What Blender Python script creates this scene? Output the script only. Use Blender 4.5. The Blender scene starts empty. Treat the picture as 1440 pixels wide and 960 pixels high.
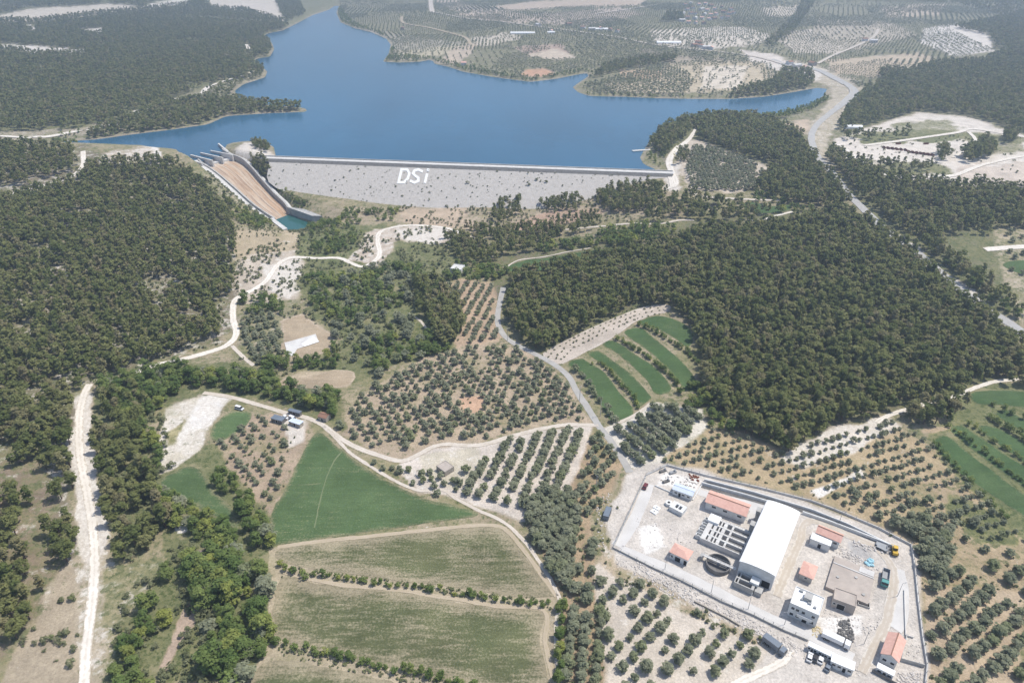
import bpy, bmesh, math, random
import numpy as np
from mathutils import Vector, geometry
random.seed(7); RNG = np.random.default_rng(7)
S = bpy.context.scene
COL = S.collection
# ------------------------------------------------------------------ camera model (photograph is 1440 x 960)
CAM_H, PITCH, FOC = 214.0, math.radians(30.5), 973.0
SP, CP = math.sin(PITCH), math.cos(PITCH)
LAKE = 18.0
def ray(px, py):
    u = (px-720)/FOC; v = (py-480)/FOC
    return np.array([u, CP-v*SP, -SP-v*CP])
def at_z(px, py, z):
    d = ray(px, py); t = (z-CAM_H)/d[2]
    return np.array([d[0]*t, d[1]*t, z])
def project(X, Y, Z):
    dz = Z-CAM_H
    dep = Y*CP-dz*SP
    up = Y*SP+dz*CP
    dep = np.maximum(dep, 1e-3)
    return 720+FOC*X/dep, 480-FOC*up/dep, dep
def sm(t):
    t = np.clip(t, 0, 1); return t*t*(3-2*t)
def vnoise(X, Y, sc, seed=0):
    X = np.asarray(X, float)/sc+seed*17.31; Y = np.asarray(Y, float)/sc+seed*9.77
    xi = np.floor(X).astype(np.int64); yi = np.floor(Y).astype(np.int64)
    fx = sm(X-xi); fy = sm(Y-yi)
    def h(a, b):
        n = (a*374761393+b*668265263+seed*974711) & 0xffffffff
        n = ((n ^ (n >> 13))*1274126177) & 0xffffffff
        return ((n ^ (n >> 16)) & 0xffff)/65535.0
    return (h(xi, yi)*(1-fx)+h(xi+1, yi)*fx)*(1-fy)+(h(xi, yi+1)*(1-fx)+h(xi+1, yi+1)*fx)*fy
def fbm(X, Y, sc, seed=0, n=3):
    r = 0; a = 1; t = 0
    for i in range(n):
        r = r+a*vnoise(X, Y, sc/2**i, seed+i*5); t += a; a *= .5
    return r/t
def inpoly(px, py, poly):
    P = np.asarray(poly, float); px = np.asarray(px); py = np.asarray(py)
    ins = np.zeros(px.shape, bool); n = len(P)
    for i in range(n):
        x1, y1 = P[i]; x2, y2 = P[(i+1) % n]
        if y1 == y2: continue
        c = ((y1 > py) != (y2 > py)) & (px < (x2-x1)*(py-y1)/(y2-y1)+x1)
        ins ^= c
    return ins
def segdist(px, py, P, closed=False):
    P = np.asarray(P, float); d = np.full(np.shape(px), 1e18)
    for i in range(len(P)-(0 if closed else 1)):
        a = P[i]; b = P[(i+1) % len(P)]
        ex, ey = b-a; L = ex*ex+ey*ey+1e-12
        t = np.clip(((px-a[0])*ex+(py-a[1])*ey)/L, 0, 1)
        d = np.minimum(d, (px-a[0]-t*ex)**2+(py-a[1]-t*ey)**2)
    return np.sqrt(d)
def smooth_line(P, step, closed=False):
    P = [np.asarray(p, float) for p in P]; n = len(P); out = []
    rng = range(n) if closed else range(n-1)
    for i in rng:
        p0 = P[(i-1) % n] if (closed or i > 0) else P[0]
        p1 = P[i]; p2 = P[(i+1) % n]
        p3 = P[(i+2) % n] if (closed or i+2 < n) else P[-1]
        k = max(1, int(np.linalg.norm((p2-p1)[:2])/step))
        for j in range(k):
            t = j/k
            out.append(.5*((2*p1)+(-p0+p2)*t+(2*p0-5*p1+4*p2-p3)*t*t+(-p0+3*p1-3*p2+p3)*t**3))
    if not closed: out.append(P[-1])
    return out
# ------------------------------------------------------------------ the reservoir outline (photo pixels on the water level)
LAKE_PX = [(70,203),(84,198.5),(133,196),(183,189),(233,183),(290,175),(317,163),(377,159),(432,157),(425,152),(395,150),(350,146),(332,138),(328,128),
 (340,119),(371,109),(374,101),(366,94),(350,88),(362,82),(378,80),(384,70),(381,60),(368,52),(376,47),(397,43),(417,33),(438,22),(462,14),(470,8),(478,8),
 (474,18),(480,32),(500,40),(522,45),(545,55),(551,63),(548,76),(540,87),(562,88),(590,87),(608,83),(613,90),(632,94),(653,101),(693,108),(722,112),(747,115),
 (780,111),(826,102),(830,107),(818,115),(807,123),(815,130),(830,135),(880,136),(925,138),(975,139),(1027,139),(1072,136),(1105,131),(1133,126),(1150,123),(1166,125),
 (1160,135),(1142,149),(1118,155),(1093,161),(1050,165),(1000,166),(960,171),(932,182),(918,196),(908,212),(903,222),(908,231),(926,238),
 (800,233),(640,225),(480,219),(380,215),(382,206),(366,201),(345,199),(322,202),(318,212),(300,222),(262,232),(235,222),(222,216),(200,205),(150,205),(100,208)]
DAM_A = np.array([-246.0, 690.5]); DAM_B = np.array([146.0, 640.0])
DAM_T = (DAM_B-DAM_A)/np.linalg.norm(DAM_B-DAM_A); DAM_N = np.array([-DAM_T[1], DAM_T[0]]); CREST = 21.0
LAKE_W = [at_z(x, y, LAKE)[:2] for x, y in LAKE_PX]
_i0 = LAKE_PX.index((926,238))
for _k in range(_i0, _i0+5): LAKE_W[_k] = DAM_B+DAM_N*8-DAM_T*(np.linalg.norm(DAM_B-DAM_A)-4)*(_k-_i0)/4
LAKE_W = np.array(LAKE_W)
_gx = np.arange(-2600, 2601, 10.0); _gy = np.arange(480, 3700, 10.0)
_GX, _GY = np.meshgrid(_gx, _gy)
_LD = segdist(_GX, _GY, LAKE_W, True)
_LD = np.where(inpoly(_GX, _GY, LAKE_W), -_LD, _LD)
def lake_d(X, Y):
    fx = np.clip((X+2600)/10, 0, len(_gx)-1.001); fy = np.clip((Y-480)/10, 0, len(_gy)-1.001)
    i = fx.astype(int); j = fy.astype(int); a = fx-i; b = fy-j
    d = (_LD[j, i]*(1-a)+_LD[j, i+1]*a)*(1-b)+(_LD[j+1, i]*(1-a)+_LD[j+1, i+1]*a)*b
    return d+np.maximum(0, 480-Y)+np.maximum(0, np.abs(X)-2600)
# ------------------------------------------------------------------ spillway chute: left edge, right edge (photo px) and floor height
CHUTE = [((281,229),(313,217),15.5),((288,235),(322,223),14.5),((300,242.5),(340,230),11.8),((313,252),(352,240),8.6),((333,269),(366,256),4.0),
         ((357,290),(386,278),-1.0),((374,302),(400,291),-4.5),((388,311),(408,303),-7.0)]
CH_L = np.array([at_z(*a, z) for a, b, z in CHUTE]); CH_R = np.array([at_z(*b, z) for a, b, z in CHUTE])
CH_C = (CH_L+CH_R)/2
POOL_Z = -6.4
POOL_PX = [(386,310),(408,301),(440,315),(448,312),(452,318),(436,322),(417,326),(404,324),(396,317)]
POOL_W = np.array([at_z(x, y, POOL_Z)[:2] for x, y in POOL_PX])
def hgt(X, Y):
    X = np.asarray(X, float); Y = np.asarray(Y, float)
    s = (X-DAM_A[0])*DAM_N[0]+(Y-DAM_A[1])*DAM_N[1]
    g = lambda x0, y0, sx, sy, a: a*np.exp(-((X-x0)/sx)**2-((Y-y0)/sy)**2)
    hd = g(-450,560,190,190,26)+g(-345,420,120,110,9)+g(-270,250,80,120,7)+g(150,400,110,120,7)
    hd = hd+20.5*sm((-222-X)/55)*sm((s+170)/150)+19*sm((X-10)/150)*sm((s+330)/310)+4*sm((X-180)/200)
    far = sm((Y-330)/200)
    hd = hd+(fbm(X, Y, 90, 3, 3)-.5)*(1.0+3.0*far)*sm(np.hypot(X-105, Y-200)/90-.9)
    d = lake_d(X, Y)
    dp = np.maximum(d, 0)
    hu = LAKE+.12*np.minimum(dp, 15)+.03*np.clip(dp-15, 0, 1600)+(fbm(X, Y, 420, 11, 2)-.5)*16*sm(dp/260)
    h = hd+(hu-hd)*sm((s+40)/90)
    corridor = (X > -268) & (X < 162) & (s < 9)
    h = np.where((~corridor) & (np.abs(d) < 30), np.maximum(h, LAKE+.12*d+.25), h)
    h = np.where(d < 0, np.minimum(h, LAKE+.12*d+.25), h)
    near = (X > -330) & (X < -120) & (Y > 520) & (Y < 790)
    if np.any(near):
        xs, ys = X[near], Y[near]; hh = h[near]
        best = np.full(xs.shape, 1e9); zc = np.zeros(xs.shape); wd = np.zeros(xs.shape)
        for i in range(len(CH_C)-1):
            a, b = CH_C[i], CH_C[i+1]; e = b-a
            t = np.clip(((xs-a[0])*e[0]+(ys-a[1])*e[1])/(e[0]**2+e[1]**2), 0, 1)
            dd = np.hypot(xs-a[0]-t*e[0], ys-a[1]-t*e[1])
            w = .5*np.linalg.norm((CH_L[i]-CH_R[i])[:2])*(1-t)+.5*np.linalg.norm((CH_L[i+1]-CH_R[i+1])[:2])*t
            m = dd < best
            best = np.where(m, dd, best); zc = np.where(m, a[2]+t*e[2], zc); wd = np.where(m, w, wd)
        lim = zc-1.2+np.maximum(best-wd-1.5, 0)*.75+np.maximum(best-wd-4, 0)*.5
        hh = np.minimum(hh, lim)
        pd = segdist(xs, ys, POOL_W, True); pin = inpoly(xs, ys, POOL_W)
        pd = np.where(pin, -pd, pd)
        hh = np.minimum(hh, POOL_Z+.2+np.where(pd < 0, pd*.5, pd*.35))
        h[near] = hh
    return h
def ground(px, py):
    d = ray(px, py)
    t = np.geomspace(120, 9000, 900)
    for k in range(2):
        z = hgt(d[0]*t, d[1]*t); below = (CAM_H+d[2]*t) < z
        i = int(np.argmax(below)) if below.any() else len(t)-1
        i = max(i, 1)
        t = np.linspace(t[i-1], t[i], 60)
    tt = t[30]
    x, y = d[0]*tt, d[1]*tt
    return np.array([x, y, float(hgt(np.array([x]), np.array([y]))[0])])
def hz(x, y): return float(hgt(np.array([x]), np.array([y]))[0])
# ------------------------------------------------------------------ object helpers
def tag(o, label=None, cat=None, group=None, kind=None):
    if label: o['label'] = label
    if cat: o['category'] = cat
    if group: o['group'] = group
    if kind: o['kind'] = kind
    return o
def empty(name, loc, rz=0, label=None, cat=None, group=None):
    o = bpy.data.objects.new(name, None); COL.objects.link(o)
    o.empty_display_size = .5
    o.location = loc; o.rotation_euler = (0, 0, rz)
    return tag(o, label, cat, group)
def mesh_np(name, V, F, mats, parent=None, attrs=None, smooth=False, midx=None):
    """V (n,3), F (m,k) with k = 3 or 4"""
    V = np.asarray(V, np.float32); F = np.asarray(F, np.int32)
    me = bpy.data.meshes.new(name)
    me.vertices.add(len(V)); me.vertices.foreach_set('co', V.ravel())
    k = F.shape[1]
    me.loops.add(F.size); me.loops.foreach_set('vertex_index', F.ravel())
    me.polygons.add(len(F)); me.polygons.foreach_set('loop_start', np.arange(0, F.size, k, dtype=np.int32))
    if midx is not None: me.polygons.foreach_set('material_index', np.asarray(midx, np.int32))
    if smooth: me.polygons.foreach_set('use_smooth', np.ones(len(F), bool))
    for m in (mats if isinstance(mats, list) else [mats]): me.materials.append(m)
    for an, (ty, data) in (attrs or {}).items():
        a = me.attributes.new(an, ty, 'POINT')
        a.data.foreach_set('color' if ty == 'FLOAT_COLOR' else 'value', np.asarray(data, np.float32).ravel())
    me.update(calc_edges=True); me.validate()
    o = bpy.data.objects.new(name, me); COL.objects.link(o)
    if parent: o.parent = parent
    return o
class MB:
    """collects shapes and links them as ONE mesh object"""
    def __init__(s): s.v = []; s.f = []; s.m = []
    def add(s, V, F, m=0):
        b = len(s.v); s.v += [tuple(map(float, p)) for p in V]
        s.f += [[b+i for i in f] for f in F]; s.m += [m]*len(F)
    def box(s, c, size, m=0, rz=0, taper=1.0):
        x, y, z = size[0]/2, size[1]/2, size[2]/2; V = []
        for dz in (-1, 1):
            k = 1 if dz < 0 else taper
            for dx, dy in ((-1,-1),(1,-1),(1,1),(-1,1)):
                a, b = dx*x*k, dy*y*k
                V.append((c[0]+a*math.cos(rz)-b*math.sin(rz), c[1]+a*math.sin(rz)+b*math.cos(rz), c[2]+dz*z))
        s.add(V, [(3,2,1,0),(4,5,6,7),(0,1,5,4),(1,2,6,5),(2,3,7,6),(3,0,4,7)], m)
    def prism(s, prof, x0, x1, m=0, axis='x'):
        """closed profile in the plane across the axis, extruded along it"""
        n = len(prof)
        mk = (lambda t, p: (t, p[0], p[1])) if axis == 'x' else (lambda t, p: (p[0], t, p[1]))
        V = [mk(x0, p) for p in prof]+[mk(x1, p) for p in prof]
        F = [(i, (i+1) % n, n+(i+1) % n, n+i) for i in range(n)]+[tuple(range(n-1, -1, -1)), tuple(range(n, 2*n))]
        s.add(V, F, m)
    def cyl(s, c, r, h, n=12, m=0, r2=None):
        r2 = r if r2 is None else r2
        V = [(c[0]+r*math.cos(2*math.pi*i/n), c[1]+r*math.sin(2*math.pi*i/n), c[2]) for i in range(n)]
        V += [(c[0]+r2*math.cos(2*math.pi*i/n), c[1]+r2*math.sin(2*math.pi*i/n), c[2]+h) for i in range(n)]
        s.add(V, [(i, (i+1) % n, n+(i+1) % n, n+i) for i in range(n)]+[tuple(range(n-1, -1, -1)), tuple(range(n, 2*n))], m)
    def wheel(s, c, r, w, n=14, m=0):
        V = []
        for dy in (-w/2, w/2):
            V += [(c[0]+r*math.cos(2*math.pi*i/n), c[1]+dy, c[2]+r*math.sin(2*math.pi*i/n)) for i in range(n)]
        s.add(V, [(i, (i+1) % n, n+(i+1) % n, n+i) for i in range(n)]+[tuple(range(n-1, -1, -1)), tuple(range(n, 2*n))], m)
    def build(s, name, mats, parent=None, bevel=0):
        me = bpy.data.meshes.new(name); me.from_pydata(s.v, [], s.f)
        for m in (mats if isinstance(mats, list) else [mats]): me.materials.append(m)
        me.polygons.foreach_set('material_index', s.m)
        bm = bmesh.new(); bm.from_mesh(me)
        bmesh.ops.recalc_face_normals(bm, faces=bm.faces)
        if bevel:
            bmesh.ops.bevel(bm, geom=[e for e in bm.edges if len(e.link_faces) == 2 and e.calc_face_angle(0) > .5], offset=bevel, segments=2, affect='EDGES')
        bm.to_mesh(me); bm.free()
        o = bpy.data.objects.new(name, me); COL.objects.link(o)
        if parent: o.parent = parent
        return o
# ------------------------------------------------------------------ materials
def new_mat(name, rough=.9, spec=.25):
    m = bpy.data.materials.new(name); m.use_nodes = True
    nt = m.node_tree; b = nt.nodes['Principled BSDF']
    b.inputs['Roughness'].default_value = rough; b.inputs['Specular IOR Level'].default_value = spec
    return m, nt, b
def N(nt, t, **kw):
    n = nt.nodes.new(t)
    for k, v in kw.items():
        if k.startswith('i_'): n.inputs[k[2:].replace('_', ' ')].default_value = v
        else: setattr(n, k, v)
    return n
def pos(nt, scale=(1,1,1), rot=0):
    g = N(nt, 'ShaderNodeNewGeometry'); mp = N(nt, 'ShaderNodeMapping')
    mp.inputs['Scale'].default_value = scale; mp.inputs['Rotation'].default_value = (0,0,rot)
    nt.links.new(g.outputs['Position'], mp.inputs['Vector']); return mp.outputs[0]
def noise(nt, vec, scale, detail=4, rough=.6):
    n = N(nt, 'ShaderNodeTexNoise'); n.inputs['Scale'].default_value = scale
    n.inputs['Detail'].default_value = detail; n.inputs['Roughness'].default_value = rough
    nt.links.new(vec, n.inputs['Vector']); return n.outputs['Fac']
def mrange(nt, v, a, b, c=0, d=1):
    n = N(nt, 'ShaderNodeMapRange'); n.clamp = True
    for k, x in zip(('From Min','From Max','To Min','To Max'), (a, b, c, d)): n.inputs[k].default_value = x
    nt.links.new(v, n.inputs['Value']); return n.outputs[0]
def math_(nt, op, a, b):
    n = N(nt, 'ShaderNodeMath', operation=op)
    for i, x in enumerate((a, b)):
        if hasattr(x, 'is_linked') or hasattr(x, 'links'): nt.links.new(x, n.inputs[i])
        else: n.inputs[i].default_value = x
    return n.outputs[0]
def mix(nt, fac, a, b, blend='MIX'):
    n = N(nt, 'ShaderNodeMix', data_type='RGBA', blend_type=blend)
    for sock, x in ((n.inputs[0], fac), (n.inputs[6], a), (n.inputs[7], b)):
        if isinstance(x, (int, float)): sock.default_value = x
        elif isinstance(x, tuple): sock.default_value = (*x, 1) if len(x) == 3 else x
        else: nt.links.new(x, sock)
    return n.outputs[2]
def bump(nt, b, h, strength, dist=.2):
    n = N(nt, 'ShaderNodeBump'); n.inputs['Strength'].default_value = strength; n.inputs['Distance'].default_value = dist
    nt.links.new(h, n.inputs['Height']); nt.links.new(n.outputs[0], b.inputs['Normal'])
def M2(name, c1, c2, scale=.5, rough=.9, lo=.35, hi=.65, scale2=4, amt=.25, bmp=0, stretch=(1,1,1), rot=0, spec=.25):
    """two-tone surface broken up by noise in metres plus fine grain"""
    m, nt, b = new_mat(name, rough, spec)
    p = pos(nt, stretch, rot)
    f = mrange(nt, noise(nt, p, scale, 5), lo, hi)
    c = mix(nt, f, c1, c2)
    g = mrange(nt, noise(nt, p, scale2, 3), .3, .7, 1-amt, 1+amt)
    gm = N(nt, 'ShaderNodeCombineColor')
    for i in range(3): nt.links.new(g, gm.inputs[i])
    c = mix(nt, 1.0, c, gm.outputs[0], 'MULTIPLY')
    nt.links.new(c, b.inputs['Base Color'])
    if bmp: bump(nt, b, g, bmp)
    return m
def plain(name, c, rough=.6, spec=.3, metal=0):
    return M2(name, c, tuple(x*.86 for x in c), .6, rough, .3, .7, 3, .08, spec=spec)
MAT = {}
MAT['white_wall'] = M2('white_wall', (.72,.72,.71), (.6,.6,.58), .5, .8, amt=.06)
MAT['white_roof'] = M2('white_roof', (.86,.86,.85), (.78,.78,.77), .2, .6, amt=.03)
MAT['blue_roof'] = M2('blue_roof', (.60,.66,.76), (.52,.58,.68), .3, .55, amt=.05)
MAT['concrete'] = M2('concrete', (.46,.45,.43), (.36,.35,.33), .3, .9, amt=.12)
MAT['pale_concrete'] = M2('pale_concrete', (.64,.63,.60), (.52,.50,.48), .25, .9, amt=.1)
MAT['dark_concrete'] = M2('dark_concrete', (.22,.21,.20), (.14,.135,.13), .4, .9, amt=.15)
MAT['tan_concrete'] = M2('tan_concrete', (.47,.41,.36), (.38,.33,.29), .25, .9, amt=.12)
def tile_mat(name, c1, c2):
    m, nt, b = new_mat(name, .85)
    g = N(nt, 'ShaderNodeTexCoord'); p = g.outputs['Object']
    w = N(nt, 'ShaderNodeTexWave'); w.inputs['Scale'].default_value = 1.3; w.inputs['Distortion'].default_value = .4
    nt.links.new(p, w.inputs['Vector'])
    f = mrange(nt, noise(nt, p, .9, 5), .35, .65)
    c = mix(nt, f, c1, c2)
    c = mix(nt, mrange(nt, w.outputs['Fac'], 0, 1, 0, .35), c, tuple(x*.65 for x in c2))
    nt.links.new(c, b.inputs['Base Color']); bump(nt, b, w.outputs['Fac'], .5, .1)
    return m
MAT['red_tile'] = tile_mat('red_roof_tile', (.80,.50,.41), (.70,.41,.33))
MAT['old_tile'] = tile_mat('old_roof_tile', (.36,.19,.13), (.28,.17,.12))
MAT['glass'] = plain('window_glass', (.03,.035,.04), .15, .5)
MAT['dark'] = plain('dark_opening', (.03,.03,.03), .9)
MAT['rubber'] = plain('tyre_rubber', (.025,.025,.025), .9)
MAT['steel'] = plain('grey_steel', (.33,.34,.35), .5)
MAT['rust'] = M2('rusty_steel', (.20,.075,.045), (.13,.05,.035), .8, .85)
MAT['sand'] = M2('yellow_sandbags', (.60,.50,.30), (.50,.42,.27), .5, .9)
MAT['yellow'] = plain('yellow_paint', (.62,.40,.05), .5)
MAT['teal'] = plain('teal_paint', (.10,.30,.28), .45)
MAT['redpaint'] = plain('dark_red_paint', (.16,.03,.03), .35, .5)
MAT['whitepaint'] = plain('white_paint', (.78,.78,.78), .35, .5)
MAT['blackpaint'] = plain('black_paint', (.03,.03,.035), .3, .5)
MAT['greypaint'] = plain('blue_grey_paint', (.17,.20,.24), .35, .5)
MAT['tarp'] = plain('blue_tarp', (.36,.60,.68), .6)
MAT['wood'] = plain('timber', (.20,.14,.09), .85)
MAT['bark'] = M2('bark', (.16,.11,.08), (.09,.065,.05), 2, .95)
MAT['stone'] = M2('field_stone', (.42,.38,.33), (.30,.27,.23), .8, .95, amt=.2)
MAT['white_rubble'] = M2('white_rubble', (.66,.62,.58), (.45,.41,.37), .4, .95, amt=.25)
MAT['dark_stone_and_shade'] = M2('shoulder_stone_and_shade', (.17,.165,.16), (.11,.105,.10), .5, .95, amt=.25)  # dam stone; also colours the painted shade strips along the white walls
MAT['letter'] = M2('whitewashed_stone', (.84,.84,.83), (.72,.72,.70), .8, .9, amt=.08)
def foliage(name, c1, c2, c3):
    m, nt, b = new_mat(name, .85, .15)
    at = N(nt, 'ShaderNodeAttribute', attribute_name='tint'); oi = N(nt, 'ShaderNodeObjectInfo')
    r = math_(nt, 'FRACT', math_(nt, 'ADD', at.outputs['Fac'], oi.outputs['Random']), 0)
    p = pos(nt)
    c = mix(nt, mrange(nt, r, 0, .75), c1, c2)
    c = mix(nt, mrange(nt, r, .75, 1.0, 0, .9), c, c3)
    g = mrange(nt, noise(nt, p, .55, 3), .3, .7, .72, 1.28)
    gm = N(nt, 'ShaderNodeCombineColor')
    for i in range(3): nt.links.new(g, gm.inputs[i])
    c = mix(nt, 1.0, c, gm.outputs[0], 'MULTIPLY')
    nt.links.new(c, b.inputs['Base Color'])
    tr = N(nt, 'ShaderNodeBsdfTranslucent'); ms = N(nt, 'ShaderNodeMixShader'); ms.inputs[0].default_value = .38
    nt.links.new(c, tr.inputs['Color']); nt.links.new(b.outputs[0], ms.inputs[1]); nt.links.new(tr.outputs[0], ms.inputs[2])
    nt.links.new(ms.outputs[0], nt.nodes['Material Output'].inputs['Surface'])
    return m
MAT['pine'] = foliage('pine_foliage', (.130,.160,.050), (.245,.252,.098), (.275,.240,.135))
MAT['olive'] = foliage('olive_foliage', (.245,.266,.168), (.31,.322,.215), (.235,.265,.130))
MAT['leafy'] = foliage('leafy_foliage', (.125,.185,.054), (.215,.265,.085), (.33,.35,.09))
MAT['shrub'] = foliage('shrub_foliage', (.18,.198,.10), (.24,.25,.14), (.20,.23,.095))
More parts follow.
